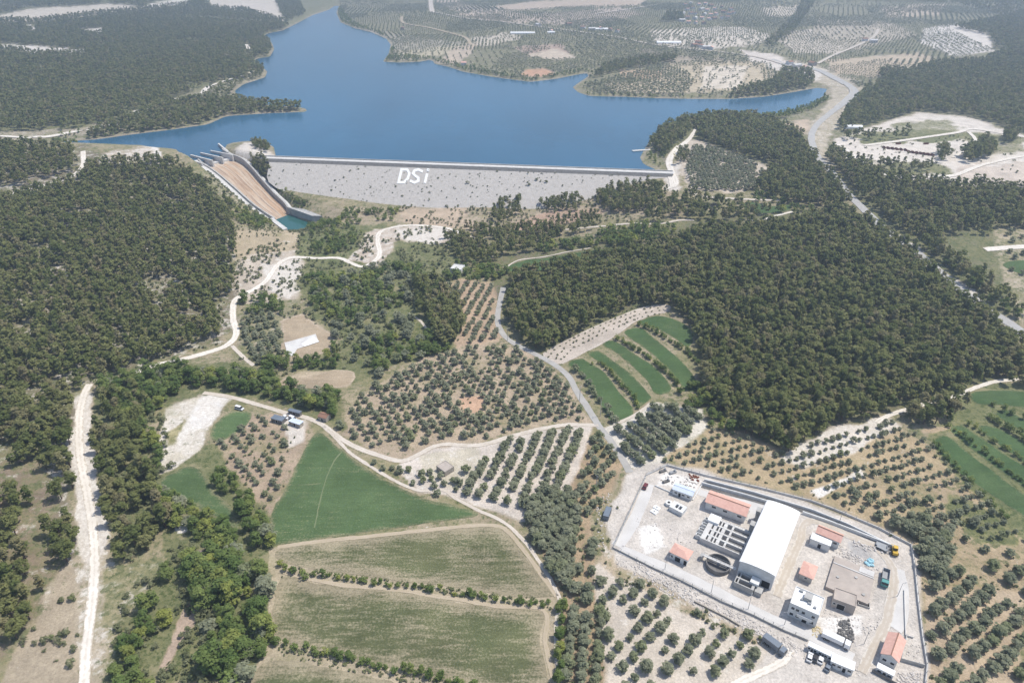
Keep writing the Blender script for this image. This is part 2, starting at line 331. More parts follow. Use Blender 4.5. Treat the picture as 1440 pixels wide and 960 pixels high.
# ------------------------------------------------------------------ terrain sheet with land cover
FLOOR = (.200,.170,.125); DRY = (.33,.275,.19); PALE = (.56,.51,.45); WHITE = (.70,.67,.63); RED = (.42,.315,.225); GRASS = (.17,.18,.075); TAN = (.42,.345,.25)
HUGE = -4000, 6000
REG = [ # photo-pixel outline, colour, green share, rock share, softness in pixels
 ([(-900,150),(90,186),(170,170),(240,140),(300,115),(350,97),(372,65),(395,42),(300,30),(200,25),(130,25),(0,60),(-900,60)], FLOOR, .55, .12, 8),
 ([(-900,-40),(420,-40),(470,5),(420,30),(390,40),(300,28),(200,25),(130,20),(0,60),(-900,70)], (.30,.27,.20), .5, .15, 6),
 ([(-900,195),(105,208),(160,212),(230,232),(300,275),(335,330),(335,420),(310,485),(215,515),(128,545),(105,600),(100,700),(115,770),(60,860),(-60,990),(-900,990)], FLOOR, .35, .36, 10),
 ([(-900,640),(60,640),(100,760),(60,860),(-60,990),(-900,990)], (.24,.19,.14), .4, .25, 10),
 ([(145,212),(215,203),(228,218),(240,232),(225,240),(160,232),(143,226)], (.42,.36,.28), .2, .45, 4),
 ([(210,202),(217,200),(230,222),(222,222)], WHITE, 0, .5, 2),
 ([(60,840),(110,780),(120,560),(110,545),(130,545),(132,620),(150,720),(165,800),(160,960),(40,960)], (.40,.34,.255), .28, .4, 6),
 ([(100,640),(110,560),(125,550),(128,600),(145,700),(150,780),(120,800),(105,720)], PALE, .05, .6, 7),
 ([(145,800),(230,790),(220,850),(180,900),(170,960),(150,960)], (.33,.285,.185), .46, .36, 8),
 ([(0,960),(30,900),(70,850),(90,800),(105,800),(110,960)], (.36,.30,.22), .15, .1, 6),
 ([(330,325),(420,322),(424,350),(410,362),(340,362),(322,350)], (.40,.33,.23), .2, .15, 4),
 ([(325,362),(425,352),(440,390),(420,420),(400,440),(345,430),(332,400)], (.44,.38,.31), .12, .3, 5),
 ([(370,372),(425,362),(424,405),(405,420),(380,405)], PALE, .05, .5, 6),
 ([(345,430),(420,420),(400,500),(380,530),(330,500)], (.34,.29,.22), .45, .2, 5),
 ([(393,450),(426,441),(455,463),(472,470),(468,496),(410,506),(395,490),(400,478)], (.44,.36,.27), .06, .05, 2),
 ([(425,355),(430,325),(480,318),(530,312),(600,318),(640,330),(660,370),(660,480),(600,505),(480,540),(440,520),(480,470),(440,440),(425,410)], (.22,.21,.125), .6, .15, 14),
 ([(424,330),(470,320),(500,330),(490,362),(426,360)], (.12,.165,.07), .8, 0, 10),
 ([(490,365),(515,330),(560,315),(640,318),(635,345),(600,345),(560,340),(530,378)], (.44,.37,.30), .18, .4, 5),
 ([(556,322),(625,318),(640,330),(605,345),(565,335)], PALE, .05, .6, 3),
 ([(455,292),(560,290),(650,285),(700,290),(760,270),(860,250),(940,262),(960,300),(830,305),(720,325),(640,325),(560,312),(470,315)], (.36,.295,.215), .32, .15, 5),
 ([(560,296),(640,290),(680,320),(630,322),(570,312)], (.44,.35,.26), .1, .1, 6),
 ([(720,320),(760,300),(830,292),(860,296),(790,315),(740,330)], (.40,.285,.21), .1, .05, 4),
 ([(395,530),(470,518),(500,525),(490,545),(400,545)], (.42,.345,.25), .2, .05, 4),
 ([(530,440),(570,430),(600,450),(600,480),(575,485)], (.22,.24,.09), .8, .1, 5),
 ([(640,375),(720,350),(900,320),(1000,300),(1180,290),(1260,340),(1420,450),(1440,530),(1340,560),(1240,585),(1100,640),(985,580),(970,460),(940,430),(760,497),(700,440),(690,390)], (.175,.150,.108), .45, .1, 6),
 ([(615,395),(690,395),(702,440),(705,480),(640,495),(640,450)], RED, .2, .05, 5),
 ([(470,600),(520,545),(600,503),(660,485),(725,487),(775,515),(805,545),(830,592),(760,602),(670,622),(600,635),(550,650),(500,620)], (.40,.32,.235), .28, .08, 5),
 ([(645,560),(680,555),(678,578),(652,582)], (.48,.32,.22), .02, 0, 2),
 ([(560,655),(610,630),(675,625),(760,603),(832,598),(822,640),(802,690),(790,725),(735,735),(700,720),(640,700),(590,690)], (.54,.48,.42), .06, .3, 4),
 ([(590,640),(670,628),(680,660),(640,690),(600,670)], (.50,.45,.36), .12, .3, 4),
 ([(785,700),(805,690),(822,640),(835,605),(875,650),(862,690),(830,725),(835,800),(860,960),(780,960),(780,850),(770,800),(745,750),(750,730)], (.36,.27,.18), .3, .12, 5),
 ([(835,800),(862,778),(960,840),(1090,905),(1080,940),(1030,965),(850,965)], (.53,.47,.40), .14, .25, 5),
 ([(850,765),(870,790),(960,838),(1010,870),(1090,905),(1060,905),(950,850),(870,815),(845,790)], (.38,.31,.22), .3, .35, 4),
 ([(845,605),(875,595),(920,568),(985,575),(995,600),(960,640),(905,660),(885,655)], (.58,.54,.47), .18, .4, 3),
 ([(930,645),(1000,600),(1050,610),(1110,645),(1170,605),(1250,590),(1300,620),(1440,760),(1440,800),(1300,780),(1180,720),(1000,665)], (.40,.315,.20), .2, .16, 5),
 ([(1100,645),(1160,608),(1245,580),(1275,600),(1210,630),(1130,660)], (.60,.54,.46), .05, .5, 6),
 ([(1140,690),(1210,660),(1215,670),(1150,702)], WHITE, .02, .4, 3),
 ([(1220,660),(1340,670),(1440,770),(1440,965),(1310,965),(1290,780)], (.37,.29,.19), .32, .15, 6),
 ([(1330,690),(1400,720),(1430,760),(1380,760),(1330,720)], (.28,.265,.13), .6, .05, 6),
 ([(1300,830),(1440,830),(1440,965),(1300,965)], (.44,.35,.25), .2, .12, 6),
 ([(1370,540),(1460,535),(1460,780),(1400,720),(1330,650),(1300,610),(1330,595)], (.24,.235,.11), .6, .05, 4),
 ([(1310,610),(1340,600),(1300,600),(1290,610)], (.40,.31,.21), .1, .1, 3),
 ([(225,600),(235,565),(285,552),(325,560),(300,590),(290,615),(277,640),(225,672)], (.52,.47,.385), .22, .5, 4),
 ([(285,556),(320,558),(300,600),(268,610),(250,640),(245,610)], WHITE, .02, .5, 5),
 ([(232,610),(270,580),(250,620),(240,632)], (.34,.30,.17), .4, .1, 4),
 ([(300,625),(355,580),(410,582),(440,605),(400,690),(378,725),(345,690),(320,665)], (.36,.28,.205), .28, .1, 4),
 ([(400,590),(430,592),(425,620),(408,628)], PALE, .02, .3, 3),
 ([(225,672),(300,625),(350,690),(390,760),(375,960),(160,960),(165,880),(240,800),(230,720)], (.19,.17,.09), .7, .08, 8),
 ([(262,850),(290,840),(270,885),(235,945),(220,940)], (.40,.31,.24), .15, .1, 4),
 ([(260,780),(300,770),(310,790),(285,830),(262,810)], (.30,.235,.21), .2, .2, 4),
 ([(240,735),(265,732),(262,748),(250,750)], WHITE, .02, .4, 2),
 ([(140,520),(240,515),(340,515),(480,560),(480,600),(390,570),(300,550),(215,580),(200,640),(240,730),(180,780),(150,720),(130,600)], (.20,.175,.11), .6, .15, 7),
 ([(375,770),(520,755),(690,735),(740,780),(790,845),(785,965),(550,965),(340,965),(380,900)], (.39,.33,.235), .2, .15, 4),
 ([(862,770),(852,735),(880,668),(908,655),(938,650),(1140,705),(1235,742),(1290,770),(1306,940),(1306,990),(1020,990),(1090,905),(960,840),(870,795)], (.53,.485,.435), -.1, -.2, 5),
 ([(330,212),(345,201),(368,203),(378,212),(385,222),(360,226),(345,224)], PALE, .1, .45, 3),
 ([(268,240),(300,240),(330,270),(360,300),(384,314),(380,322),(345,310),(310,275)], (.36,.30,.22), .45, .3, 4),
 ([(895,742),(922,738),(935,768),(908,778)], WHITE, -.1, .05, 3), ([(935,662),(985,674),(980,690),(925,680)], WHITE, -.1, .05, 3), ([(1150,868),(1215,862),(1212,892),(1165,892)], WHITE, -.1, .2, 4), ([(1192,760),(1222,768),(1228,788),(1196,782)], (.42,.40,.38), -.1, .05, 4), ([(925,735),(985,745),(985,790),(940,760)], (.50,.455,.41), -.1, .0, 5), ([(1020,838),(1080,830),(1100,870),(1050,860)], (.50,.45,.40), -.1, .0, 5),
 # beyond and beside the water
 ([(1085,80),(1150,92),(1200,112),(1222,128),(1215,140),(1180,175),(1160,200),(1175,235),(1150,225),(1135,195),(1138,178),(1170,135),(1165,122),(1130,108)], (.43,.375,.29), .25, .3, 4),
 ([(1075,92),(1110,88),(1160,100),(1150,112),(1110,104)], PALE, .05, .5, 3),
 ([(0,61),(40,64),(120,71),(122,77),(60,77),(0,70)], PALE, .2, .75, 3), ([(40,36),(55,38),(50,46),(38,44)], PALE, .2, .6, 3), ([(110,42),(145,40),(146,50),(112,48)], PALE, .2, .7, 3), ([(190,156),(218,152),(216,164),(192,164)], PALE, .1, .7, 3), ([(150,65),(180,72),(178,76),(150,70)], PALE, .2, .6, 3),
 ([(290,122),(360,96),(372,96),(372,108),(340,118),(300,130),(240,146)], (.33,.29,.22), .4, .3, 3),
 ([(0,186),(100,182),(180,165),(185,176),(110,192),(0,200)], (.36,.31,.24), .35, .3, 3),
 ([(1175,195),(1215,180),(1290,158),(1360,165),(1440,190),(1700,230),(1700,280),(1440,268),(1330,262),(1250,255),(1190,240)], (.60,.545,.48), .1, .35, 4),
 ([(1180,190),(1300,178),(1440,195),(1440,205),(1340,196),(1240,200)], (.34,.31,.20), .5, .15, 4),
 ([(1210,194),(1300,185),(1352,190),(1345,198),(1280,199),(1215,204)], (.30,.285,.18), .6, .1, 4), ([(1260,172),(1330,168),(1345,178),(1290,186),(1250,182)], (.36,.33,.24), .4, .2, 4), ([(1185,226),(1330,232),(1345,246),(1200,250)], (.30,.28,.19), .5, .2, 5), ([(1370,196),(1440,204),(1440,214),(1385,218)], (.37,.33,.25), .4, .15, 4),
 ([(1345,232),(1700,222),(1700,300),(1440,268),(1350,262)], (.52,.45,.38), .02, .1, 5),
 ([(1180,245),(1440,270),(1700,300),(1700,420),(1440,420),(1400,470),(1330,385),(1240,325)], (.19,.17,.115), .5, .12, 5),
 ([(1395,315),(1700,300),(1700,470),(1440,460),(1410,400)], (.40,.34,.25), .4, .15, 5),
 ([(1240,320),(1262,330),(1420,450),(1440,475),(1390,445),(1290,365)], PALE, .1, .5, 5),
 ([(960,190),(985,195),(1030,215),(1100,240),(1090,260),(1030,270),(970,268),(950,235)], (.50,.43,.35), .12, .25, 4),
 ([(915,196),(985,168),(1060,165),(1110,172),(1145,200),(1150,240),(1100,240),(1020,212),(975,195),(950,215)], (.18,.155,.11), .5, .12, 5),
 ([(1092,174),(1135,168),(1140,180),(1125,195),(1098,178)], (.47,.38,.29), .1, .1, 3),
 ([(940,232),(958,232),(955,268),(935,265)], PALE, .1, .4, 4),
 ([(1195,140),(1250,110),(1310,90),(1380,85),(1440,60),(1900,40),(1900,195),(1440,185),(1360,160),(1290,155),(1190,188)], (.18,.16,.11), .5, .1, 5),
]
FIELD_FAR = [ # bare patches of the far country
 ([(0,22),(45,12),(160,6),(210,12),(130,20),(60,30),(0,30)], (.55,.49,.40)), ([(290,0),(330,-6),(385,-4),(400,30),(370,22),(345,14),(300,12)], (.58,.52,.44)),
 ([(200,8),(240,0),(300,-8),(260,6),(215,12)], (.62,.57,.50)), ([(740,98),(765,97),(783,104),(760,109),(733,106)], (.47,.29,.19)),
 ([(690,10),(745,3),(860,-4),(920,-8),(900,8),(800,10),(720,15)], (.47,.38,.29)), ([(640,20),(700,12),(760,25),(740,33),(680,28)], (.45,.37,.29)),
 ([(745,22),(870,10),(905,20),(830,36),(760,34)], (.42,.35,.28)), ([(720,66),(790,62),(800,74),(740,75)], (.38,.29,.23)), ([(742,78),(780,68),(812,82),(770,84)], (.50,.42,.33)),
 ([(870,98),(940,100),(932,112),(876,108)], (.47,.35,.24)), ([(935,88),(1010,82),(1075,90),(1090,108),(1040,128),(940,132),(860,128),(850,118),(930,112)], (.46,.39,.28)),
 ([(900,70),(960,78),(1030,85),(950,90)], (.34,.29,.22)), ([(990,92),(1050,95),(1040,125),(985,125)], (.58,.51,.42)),
 ([(915,42),(1040,38),(1085,50),(1070,62),(990,70),(920,60)], (.56,.50,.42)), ([(1300,40),(1345,32),(1390,50),(1398,72),(1340,80),(1295,60)], (.62,.57,.51)),
 ([(1040,70),(1095,78),(1110,90),(1060,88)], (.58,.52,.46)), ([(1160,85),(1290,75),(1320,85),(1230,108),(1175,104)], (.45,.37,.27)), ([(1240,10),(1330,5),(1320,22),(1250,25)], (.47,.39,.29)),
 ([(1085,50),(1140,40),(1200,55),(1180,75),(1120,75)], (.50,.44,.36)), ([(1150,28),(1250,30),(1290,50),(1200,70),(1140,55)], (.40,.35,.27)), ([(1070,12),(1120,8),(1118,22),(1080,24)], (.56,.49,.39)),
 ([(500,38),(600,55),(650,60),(640,72),(560,82),(545,55)], (.33,.30,.23)), ([(610,0),(640,0),(700,18),(640,16)], (.45,.38,.31)), ([(560,72),(660,62),(650,74),(560,86)], (.44,.39,.28)),
 ([(660,55),(720,45),(735,55),(680,66)], (.52,.46,.37)), ([(640,66),(672,60),(660,78),(640,90),(615,88)], (.47,.39,.30)), ([(245,28),(335,32),(330,40),(260,38)], (.44,.37,.30)),
]
FIELD_FAR = [(p, c, .12, .2, 2) for p, c in FIELD_FAR]
ROWS = []
y = 30.0
while y < 7500:
    ROWS.append(y); y += max(1.1, .8*(y*y+CAM_H**2)/(CAM_H*692)) if y < 3200 else 120
ys = np.array(ROWS); us = np.linspace(-1.3, 1.3, 760)
TX = us[None, :]*(ys[:, None]+190); TY = np.repeat(ys[:, None], len(us), 1)
TX, TY = TX.ravel(), TY.ravel()
TZ = hgt(TX, TY)
def land_cover(X, Y, Z, regs=None):
    px, py, dep = project(X, Y, Z)
    n = len(X)
    col = np.empty((n, 3)); veg = np.full(n, .4); rock = np.full(n, .15)
    s = (X-DAM_A[0])*DAM_N[0]+(Y-DAM_A[1])*DAM_N[1]
    up = (sm((s-0)/60))[:, None]
    col[:] = np.array(DRY)*(1-up)+np.array((.30,.262,.20))*up
    veg += .04*up[:, 0]
    wob = (fbm(X, Y, 14, 21, 3)-.5)*2
    for poly, c, vg, rk, fe in (regs or FIELD_FAR_REG):
        P = np.array(poly, float); lo = P.min(0)-fe*2-2; hi = P.max(0)+fe*2+2
        idx = np.nonzero((px > lo[0]) & (px < hi[0]) & (py > lo[1]) & (py < hi[1]))[0]
        if not len(idx): continue
        d = segdist(px[idx], py[idx], P, True); ins = inpoly(px[idx], py[idx], P)
        d = np.where(ins, d, -d)+wob[idx]*fe*1.5
        w = sm(d/fe+.5)
        col[idx] = col[idx]*(1-w[:, None])+np.array(c)*w[:, None]
        veg[idx] = veg[idx]*(1-w)+vg*w; rock[idx] = rock[idx]*(1-w)+rk*w
    return col, veg, rock
FIELD_FAR_REG = REG+FIELD_FAR
tc, tv, tr = land_cover(TX, TY, TZ)
ld = lake_d(TX, TY)
shore = np.clip(1-np.abs(ld-.5)/(1.2+4*vnoise(TX, TY, 35, 8)**2), 0, 1)[:, None]; tv = tv*(1-.8*shore[:, 0])
tc = tc*(1-shore*.8)+np.array((.28,.245,.18))*shore*.8
m, nt, b = new_mat('ground_cover', .95, .1)
sa = N(nt, 'ShaderNodeAttribute', attribute_name='soil'); va = N(nt, 'ShaderNodeAttribute', attribute_name='veg'); ra = N(nt, 'ShaderNodeAttribute', attribute_name='rock')
p = pos(nt)
g1 = mrange(nt, noise(nt, p, .09, 6, .65), .3, .7, .80, 1.2); g2 = mrange(nt, noise(nt, p, 1.1, 4, .7), .3, .7, .78, 1.22)
gg = math_(nt, 'MULTIPLY', g1, g2); cc = N(nt, 'ShaderNodeCombineColor')
for i in range(3): nt.links.new(gg, cc.inputs[i])
c = mix(nt, 1.0, sa.outputs['Color'], cc.outputs[0], 'MULTIPLY')
def thr(nt, n, w, soft):      # mask where the noise exceeds 1-w
    t = math_(nt, 'SUBTRACT', math_(nt, 'ADD', n, math_(nt, 'MULTIPLY', w, .55)), .74)
    return mrange(nt, t, -soft, soft)
rk = thr(nt, noise(nt, p, .16, 7, .72), ra.outputs['Fac'], .04)
c = mix(nt, math_(nt, 'MULTIPLY', rk, .75), c, mix(nt, mrange(nt, noise(nt, p, .7, 3), .35, .65), (.72,.68,.62), (.50,.45,.39)))
dry = thr(nt, noise(nt, p, .055, 6, .7), va.outputs['Fac'], .08)
c = mix(nt, math_(nt, 'MULTIPLY', dry, .6), c, (.20,.195,.085))
vg = thr(nt, noise(nt, p, .30, 6, .75), va.outputs['Fac'], .04)
vc = mix(nt, mrange(nt, noise(nt, p, .10, 4, .7), .38, .62), (.125,.142,.066), (.215,.208,.11))
vc = mix(nt, mrange(nt, noise(nt, p, .55, 5, .75), .50, .58), vc, (.065,.092,.034))
vc = mix(nt, mrange(nt, noise(nt, p, .045, 5, .75), .56, .64, 0, .8), vc, (.30,.265,.165))
c = mix(nt, math_(nt, 'MULTIPLY', vg, .85), c, vc)
nt.links.new(c, b.inputs['Base Color'])
bump(nt, b, noise(nt, p, .9, 5, .7), .8, .5)
MAT['ground'] = m
nr, ncol = len(ys), len(us)
ii = np.arange(nr-1)[:, None]*ncol+np.arange(ncol-1)[None, :]
F = np.stack([ii, ii+1, ii+ncol+1, ii+ncol], -1).reshape(-1, 4)
o = mesh_np('ground', np.stack([TX, TY, TZ], 1), F, MAT['ground'], smooth=True,
            attrs={'soil': ('FLOAT_COLOR', np.concatenate([tc, np.ones((len(tc), 1))], 1)), 'veg': ('FLOAT', tv), 'rock': ('FLOAT', tr)})
tag(o, kind='structure')
# ------------------------------------------------------------------ water
def water_mat(name, deep, rough, wave):
    m, nt, b = new_mat(name, rough, .5)
    b.inputs['IOR'].default_value = 1.33
    p = pos(nt, (1, .45, 1), .35)
    f = mrange(nt, noise(nt, p, .006, 4), .35, .65)
    nt.links.new(mix(nt, f, deep, tuple(x*1.3 for x in deep)), b.inputs['Base Color'])
    bump(nt, b, noise(nt, p, .45, 4, .6), wave, .3)
    return m
MAT['lake'] = water_mat('lake_water', (.022,.090,.158), .18, .35)
MAT['pool'] = water_mat('pool_water', (.022,.088,.080), .12, .2)
def tri_fill(outline, spacing, zf):
    """triangulated sheet inside an outline of (x, y), denser than the relief"""
    O = [Vector((float(p[0]), float(p[1]))) for p in outline]; A = np.array([(p.x, p.y) for p in O])
    lo, hi = A.min(0), A.max(0)
    gx, gy = np.meshgrid(np.arange(lo[0], hi[0], spacing), np.arange(lo[1], hi[1], spacing))
    gx = gx.ravel()+.23*spacing; gy = gy.ravel()+.31*spacing
    k = inpoly(gx, gy, A)
    gx, gy = gx[k], gy[k]
    if len(gx):
        k = segdist(gx, gy, A, True) > spacing*.4; gx, gy = gx[k], gy[k]
    pts = O+[Vector((a, c)) for a, c in zip(gx, gy)]
    E = [(i, (i+1) % len(O)) for i in range(len(O))]
    vs, _, fs, *_ = geometry.delaunay_2d_cdt(pts, E, [], 1, 1e-4)
    V = np.array([(v.x, v.y) for v in vs]); fs = [f for f in fs if len(f) == 3]
    return np.column_stack([V, zf(V[:, 0], V[:, 1])]), np.array(fs), A
def pushed(P, d):
    P = np.asarray(P, float); n = len(P); area = .5*sum(P[i][0]*P[(i+1) % n][1]-P[(i+1) % n][0]*P[i][1] for i in range(n)); out = []
    for i in range(n):
        t = P[(i+1) % n]-P[i-1]; t /= np.linalg.norm(t)+1e-9
        out.append(P[i]+np.array([t[1], -t[0]])*d*(1 if area > 0 else -1))
    return np.array(out)
V, F, _ = tri_fill(pushed(LAKE_W, 2.5), 120, lambda x, y: np.full(len(x), LAKE))
tag(mesh_np('lake_water', V, F, MAT['lake']), kind='structure')
V, F, _ = tri_fill(pushed(POOL_W, .8), 30, lambda x, y: np.full(len(x), POOL_Z))
tag(mesh_np('pool_water', V, F, MAT['pool']), kind='structure')
# ------------------------------------------------------------------ draped sheets: roads, tracks, fields
ROADW = []   # (world polyline, half width) for keeping trees off
def ribbon(name, pts, width, mat, lift=.12, jitter=.25, world=False, nc=5, step=2.5, kind='structure'):
    P = [np.array(p[:2], float) if world else ground(*p)[:2] for p in pts]
    L = np.array(smooth_line(P, step)); n = len(L)
    T = np.gradient(L, axis=0); T /= np.linalg.norm(T, axis=1)[:, None]+1e-9
    Nn = np.stack([-T[:, 1], T[:, 0]], 1)
    w = np.full(n, width/2) if np.isscalar(width) else np.interp(np.linspace(0, 1, n), np.linspace(0, 1, len(width)), width)/2
    V, U = [], []
    for k in range(nc):
        a = -1+2*k/(nc-1)
        off = a*w
        if abs(a) == 1: off = off+a*(vnoise(L[:, 0], L[:, 1], 4, 40+k)-.5)*jitter*2
        V.append(L+Nn*off[:, None]); U.append(np.full(n, abs(a)))
    XY = np.stack(V, 1).reshape(-1, 2); U = np.stack(U, 1).ravel()
    dist = np.hypot(XY[:, 0], XY[:, 1])
    Z = hgt(XY[:, 0], XY[:, 1])+lift+np.maximum(0, dist-500)*.0004
    ii = np.arange(n-1)[:, None]*nc+np.arange(nc-1)[None, :]
    F = np.stack([ii, ii+nc, ii+nc+1, ii+1], -1).reshape(-1, 4)
    o = mesh_np(name, np.column_stack([XY, Z]), F, mat, attrs={'edge': ('FLOAT', U)})
    ROADW.append((L, float(np.max(w))))
    return tag(o, kind=kind)
def track_mat(name, c1, c2, rut):
    m, nt, b = new_mat(name, .95, .1); p = pos(nt)
    c = mix(nt, mrange(nt, noise(nt, p, .12, 6, .7), .35, .65), c1, c2)
    e = N(nt, 'ShaderNodeAttribute', attribute_name='edge')
    r = math_(nt, 'ADD', e.outputs['Fac'], mrange(nt, noise(nt, p, .5, 4), .3, .7, -.35, .35))
    c = mix(nt, mrange(nt, r, .72, 1.0), c, rut)
    c = mix(nt, mrange(nt, r, .25, .0, 0, .45), c, rut)
    nt.links.new(c, b.inputs['Base Color']); return m
MAT['white_track'] = track_mat('white_dirt_track', (.76,.71,.64), (.64,.59,.52), (.48,.42,.34))
MAT['pale_track'] = track_mat('pale_dirt_track', (.62,.56,.49), (.52,.46,.39), (.42,.36,.28))
MAT['tan_track'] = track_mat('tan_dirt_track', (.46,.385,.29), (.40,.33,.24), (.36,.31,.20))
m, nt, b = new_mat('worn_asphalt', .9, .2); p = pos(nt)
nt.links.new(mix(nt, mrange(nt, noise(nt, p, .2, 6, .7), .35, .65), (.43,.415,.39), (.35,.335,.31)), b.inputs['Base Color']); MAT['asphalt'] = m
m, nt, b = new_mat('highway_asphalt', .9, .2); p = pos(nt)
nt.links.new(mix(nt, mrange(nt, noise(nt, p, .2, 6, .7), .35, .65), (.44,.43,.41), (.37,.36,.345)), b.inputs['Base Color']); MAT['highway'] = m
ribbon('dirt_road', [(116,990),(118,960),(122,905),(128,860),(133,800),(131,745),(125,705),(118,670),(113,640),(111,610),(112,580),(118,555),(126,540)], 3.6, MAT['white_track'])
ribbon('dirt_road', [(190,524),(215,514),(240,509),(283,498),(318,486),(332,470),(328,447),(330,423),(347,412),(373,396),(391,372),(411,362),(445,363),(477,363),(494,370),(510,375),(527,367),(534,356),(531,338),(535,326),(552,320),(575,317),(605,318),(632,322),(655,331),(668,336)], 4.0, MAT['white_track'])
ribbon('dirt_track', [(326,486),(340,500),(357,514)], 2.4, MAT['pale_track'])
ribbon('farm_road', [(708,404),(702,430),(700,453),(709,472),(727,485),(753,498),(780,513),(800,530),(812,552),(827,574),(841,597),(857,617),(872,640),(886,664)], 3.6, MAT['asphalt'])
ribbon('dirt_road', [(286,552),(323,558),(360,568),(400,580),(430,587),(453,597),(480,617),(505,630),(535,641),(565,648),(590,638),(620,625),(672,626),(720,613),(765,602),(800,597),(842,598)], 2.9, MAT['pale_track'])
ribbon('dirt_track', [(453,598),(470,614),(492,636),(520,655),(556,676),(592,690),(622,688),(640,700),(670,716),(707,733),(731,754),(754,783),(777,820),(788,848),(782,880),(786,960)], 1.7, MAT['pale_track'])
ribbon('field_path', [(390,769),(460,760),(527,753),(610,744),(690,738),(715,748),(740,778),(765,812),(783,838)], 2.0, MAT['tan_track'])
ribbon('field_path', [(392,803),(430,812),(480,822),(560,829),(640,842),(700,852),(765,858),(767,905),(782,965)], 1.8, MAT['tan_track'])
HWY = [(1085,84),(1107,92),(1147,98),(1173,110),(1193,121),(1201,131),(1190,143),(1167,160),(1148,177),(1141,193),(1146,213),(1157,230),(1173,247),(1190,270),(1210,290),(1237,317),(1260,334),(1293,358),(1327,388),(1367,421),(1420,455),(1470,490),(1560,540)]
ribbon('highway', HWY, [12,12,12,12.5,12.5,12.5,11,9,8,7.5,7,7,7,7,7,7,7,7,7,7], MAT['highway'], lift=.3)
ROADW.pop(); HWW = np.array(smooth_line([ground(*p)[:2] for p in HWY], 3.0))
_k = [int(np.argmin(np.hypot(*(HWW-ground(*q)[:2]).T))) for q in ((1150,222), (1188,268))]
ROADW.append((HWW[:_k[0]], 8.5)); ROADW.append((HWW[_k[0]:_k[1]], 3.0)); ROADW.append((HWW[_k[1]:], 6.0))
ribbon('dirt_road', [(-60,284),(13,273),(50,264),(90,253),(110,242),(117,230),(117,213)], 4.5, MAT['white_track'])
ribbon('dirt_road', [(-60,193),(0,192),(50,193),(93,188),(133,182),(167,173)], 7, MAT['white_track'], lift=.4)
ribbon('dirt_road', [(240,140),(265,138),(283,133),(293,123),(320,113),(345,106),(359,101)], [3,5,9,5,5,6,9], MAT['white_track'], lift=.4)
ribbon('dirt_road', [(303,77),(328,77),(350,75),(346,63)], 8, MAT['white_track'], lift=.4)
ribbon('dirt_road', [(1177,203),(1195,214),(1220,236),(1250,247),(1293,250),(1340,247),(1365,238),(1390,230),(1440,220),(1520,212)], 5, MAT['white_track'], lift=.3)
ribbon('dirt_road', [(1215,205),(1290,195),(1345,187),(1370,182),(1440,193),(1520,205)], 6, MAT['white_track'], lift=.3)
ribbon('dirt_road', [(1362,186),(1371,196),(1366,206),(1340,222)], 4, MAT['white_track'], lift=.3)
ribbon('dirt_road', [(978,182),(969,196),(950,213),(941,228),(947,246),(950,260),(935,266)], [3,5,7,7,7,6,5], MAT['white_track'], lift=.25)
ribbon('dirt_road', [(937,243),(943,252),(945,264)], 4, MAT['white_track'], lift=.35)
ribbon('dirt_track', [(968,268),(985,276),(1020,279),(1060,281),(1100,282)], 4, MAT['pale_track'], lift=.25)
ribbon('dirt_track', [(1052,310),(1072,309),(1090,304),(1114,298)], 2.5, MAT['white_track'], lift=.25)
ribbon('dirt_track', [(795,323),(840,319),(880,315),(925,315),(955,310),(976,310)], 3, MAT['pale_track'], lift=.25)
ribbon('dirt_track', [(712,376),(730,366),(767,361),(800,354),(830,349)], 1.5, MAT['pale_track'], lift=.25)
ribbon('far_road', [(605,-6),(606,8),(608,18)], 14, MAT['pale_track'], lift=.5)
ribbon('far_road', [(608,18),(647,25),(713,32),(757,38),(813,45),(863,52),(913,62),(953,68),(1000,72),(1060,80),(1100,90)], 6, MAT['pale_track'], lift=.5)
ribbon('far_road', [(565,24),(568,33),(600,39),(633,47),(655,54),(662,64)], 7, MAT['tan_track'], lift=.5)
ribbon('far_road', [(1150,90),(1180,75),(1225,55),(1235,42)], 6, MAT['pale_track'], lift=.5)
ribbon('far_road', [(840,20),(880,14),(930,6)], 8, MAT['pale_track'], lift=.5)
ribbon('dirt_track', [(1020,975),(1042,957),(1065,947),(1085,938),(1100,930),(1112,912)], 3, MAT['white_track'])
ribbon('dirt_track', [(1440,533),(1393,538),(1343,556),(1310,565),(1250,584),(1232,594)], 2.6, MAT['white_track'])
ribbon('dirt_track', [(863,597),(893,583),(915,567)], 2, MAT['pale_track'])
ribbon('dirt_road', [(1385,351),(1440,347),(1520,342)], 6, MAT['white_track'], lift=.25)
ribbon('river_path', [(575,440),(592,452),(600,466),(592,478)], 1.6, MAT['pale_track'])
MAT['worn_crop'] = track_mat('worn_crop', (.20,.22,.125), (.15,.185,.095), (.11,.155,.075))
ribbon('field_path', [(482,634),(470,648),(458,675),(449,710),(442,742)], .6, MAT['worn_crop'], lift=.15)
ribbon('field_path', [(419,682),(436,681),(451,680)], .6, MAT['worn_crop'], lift=.15)
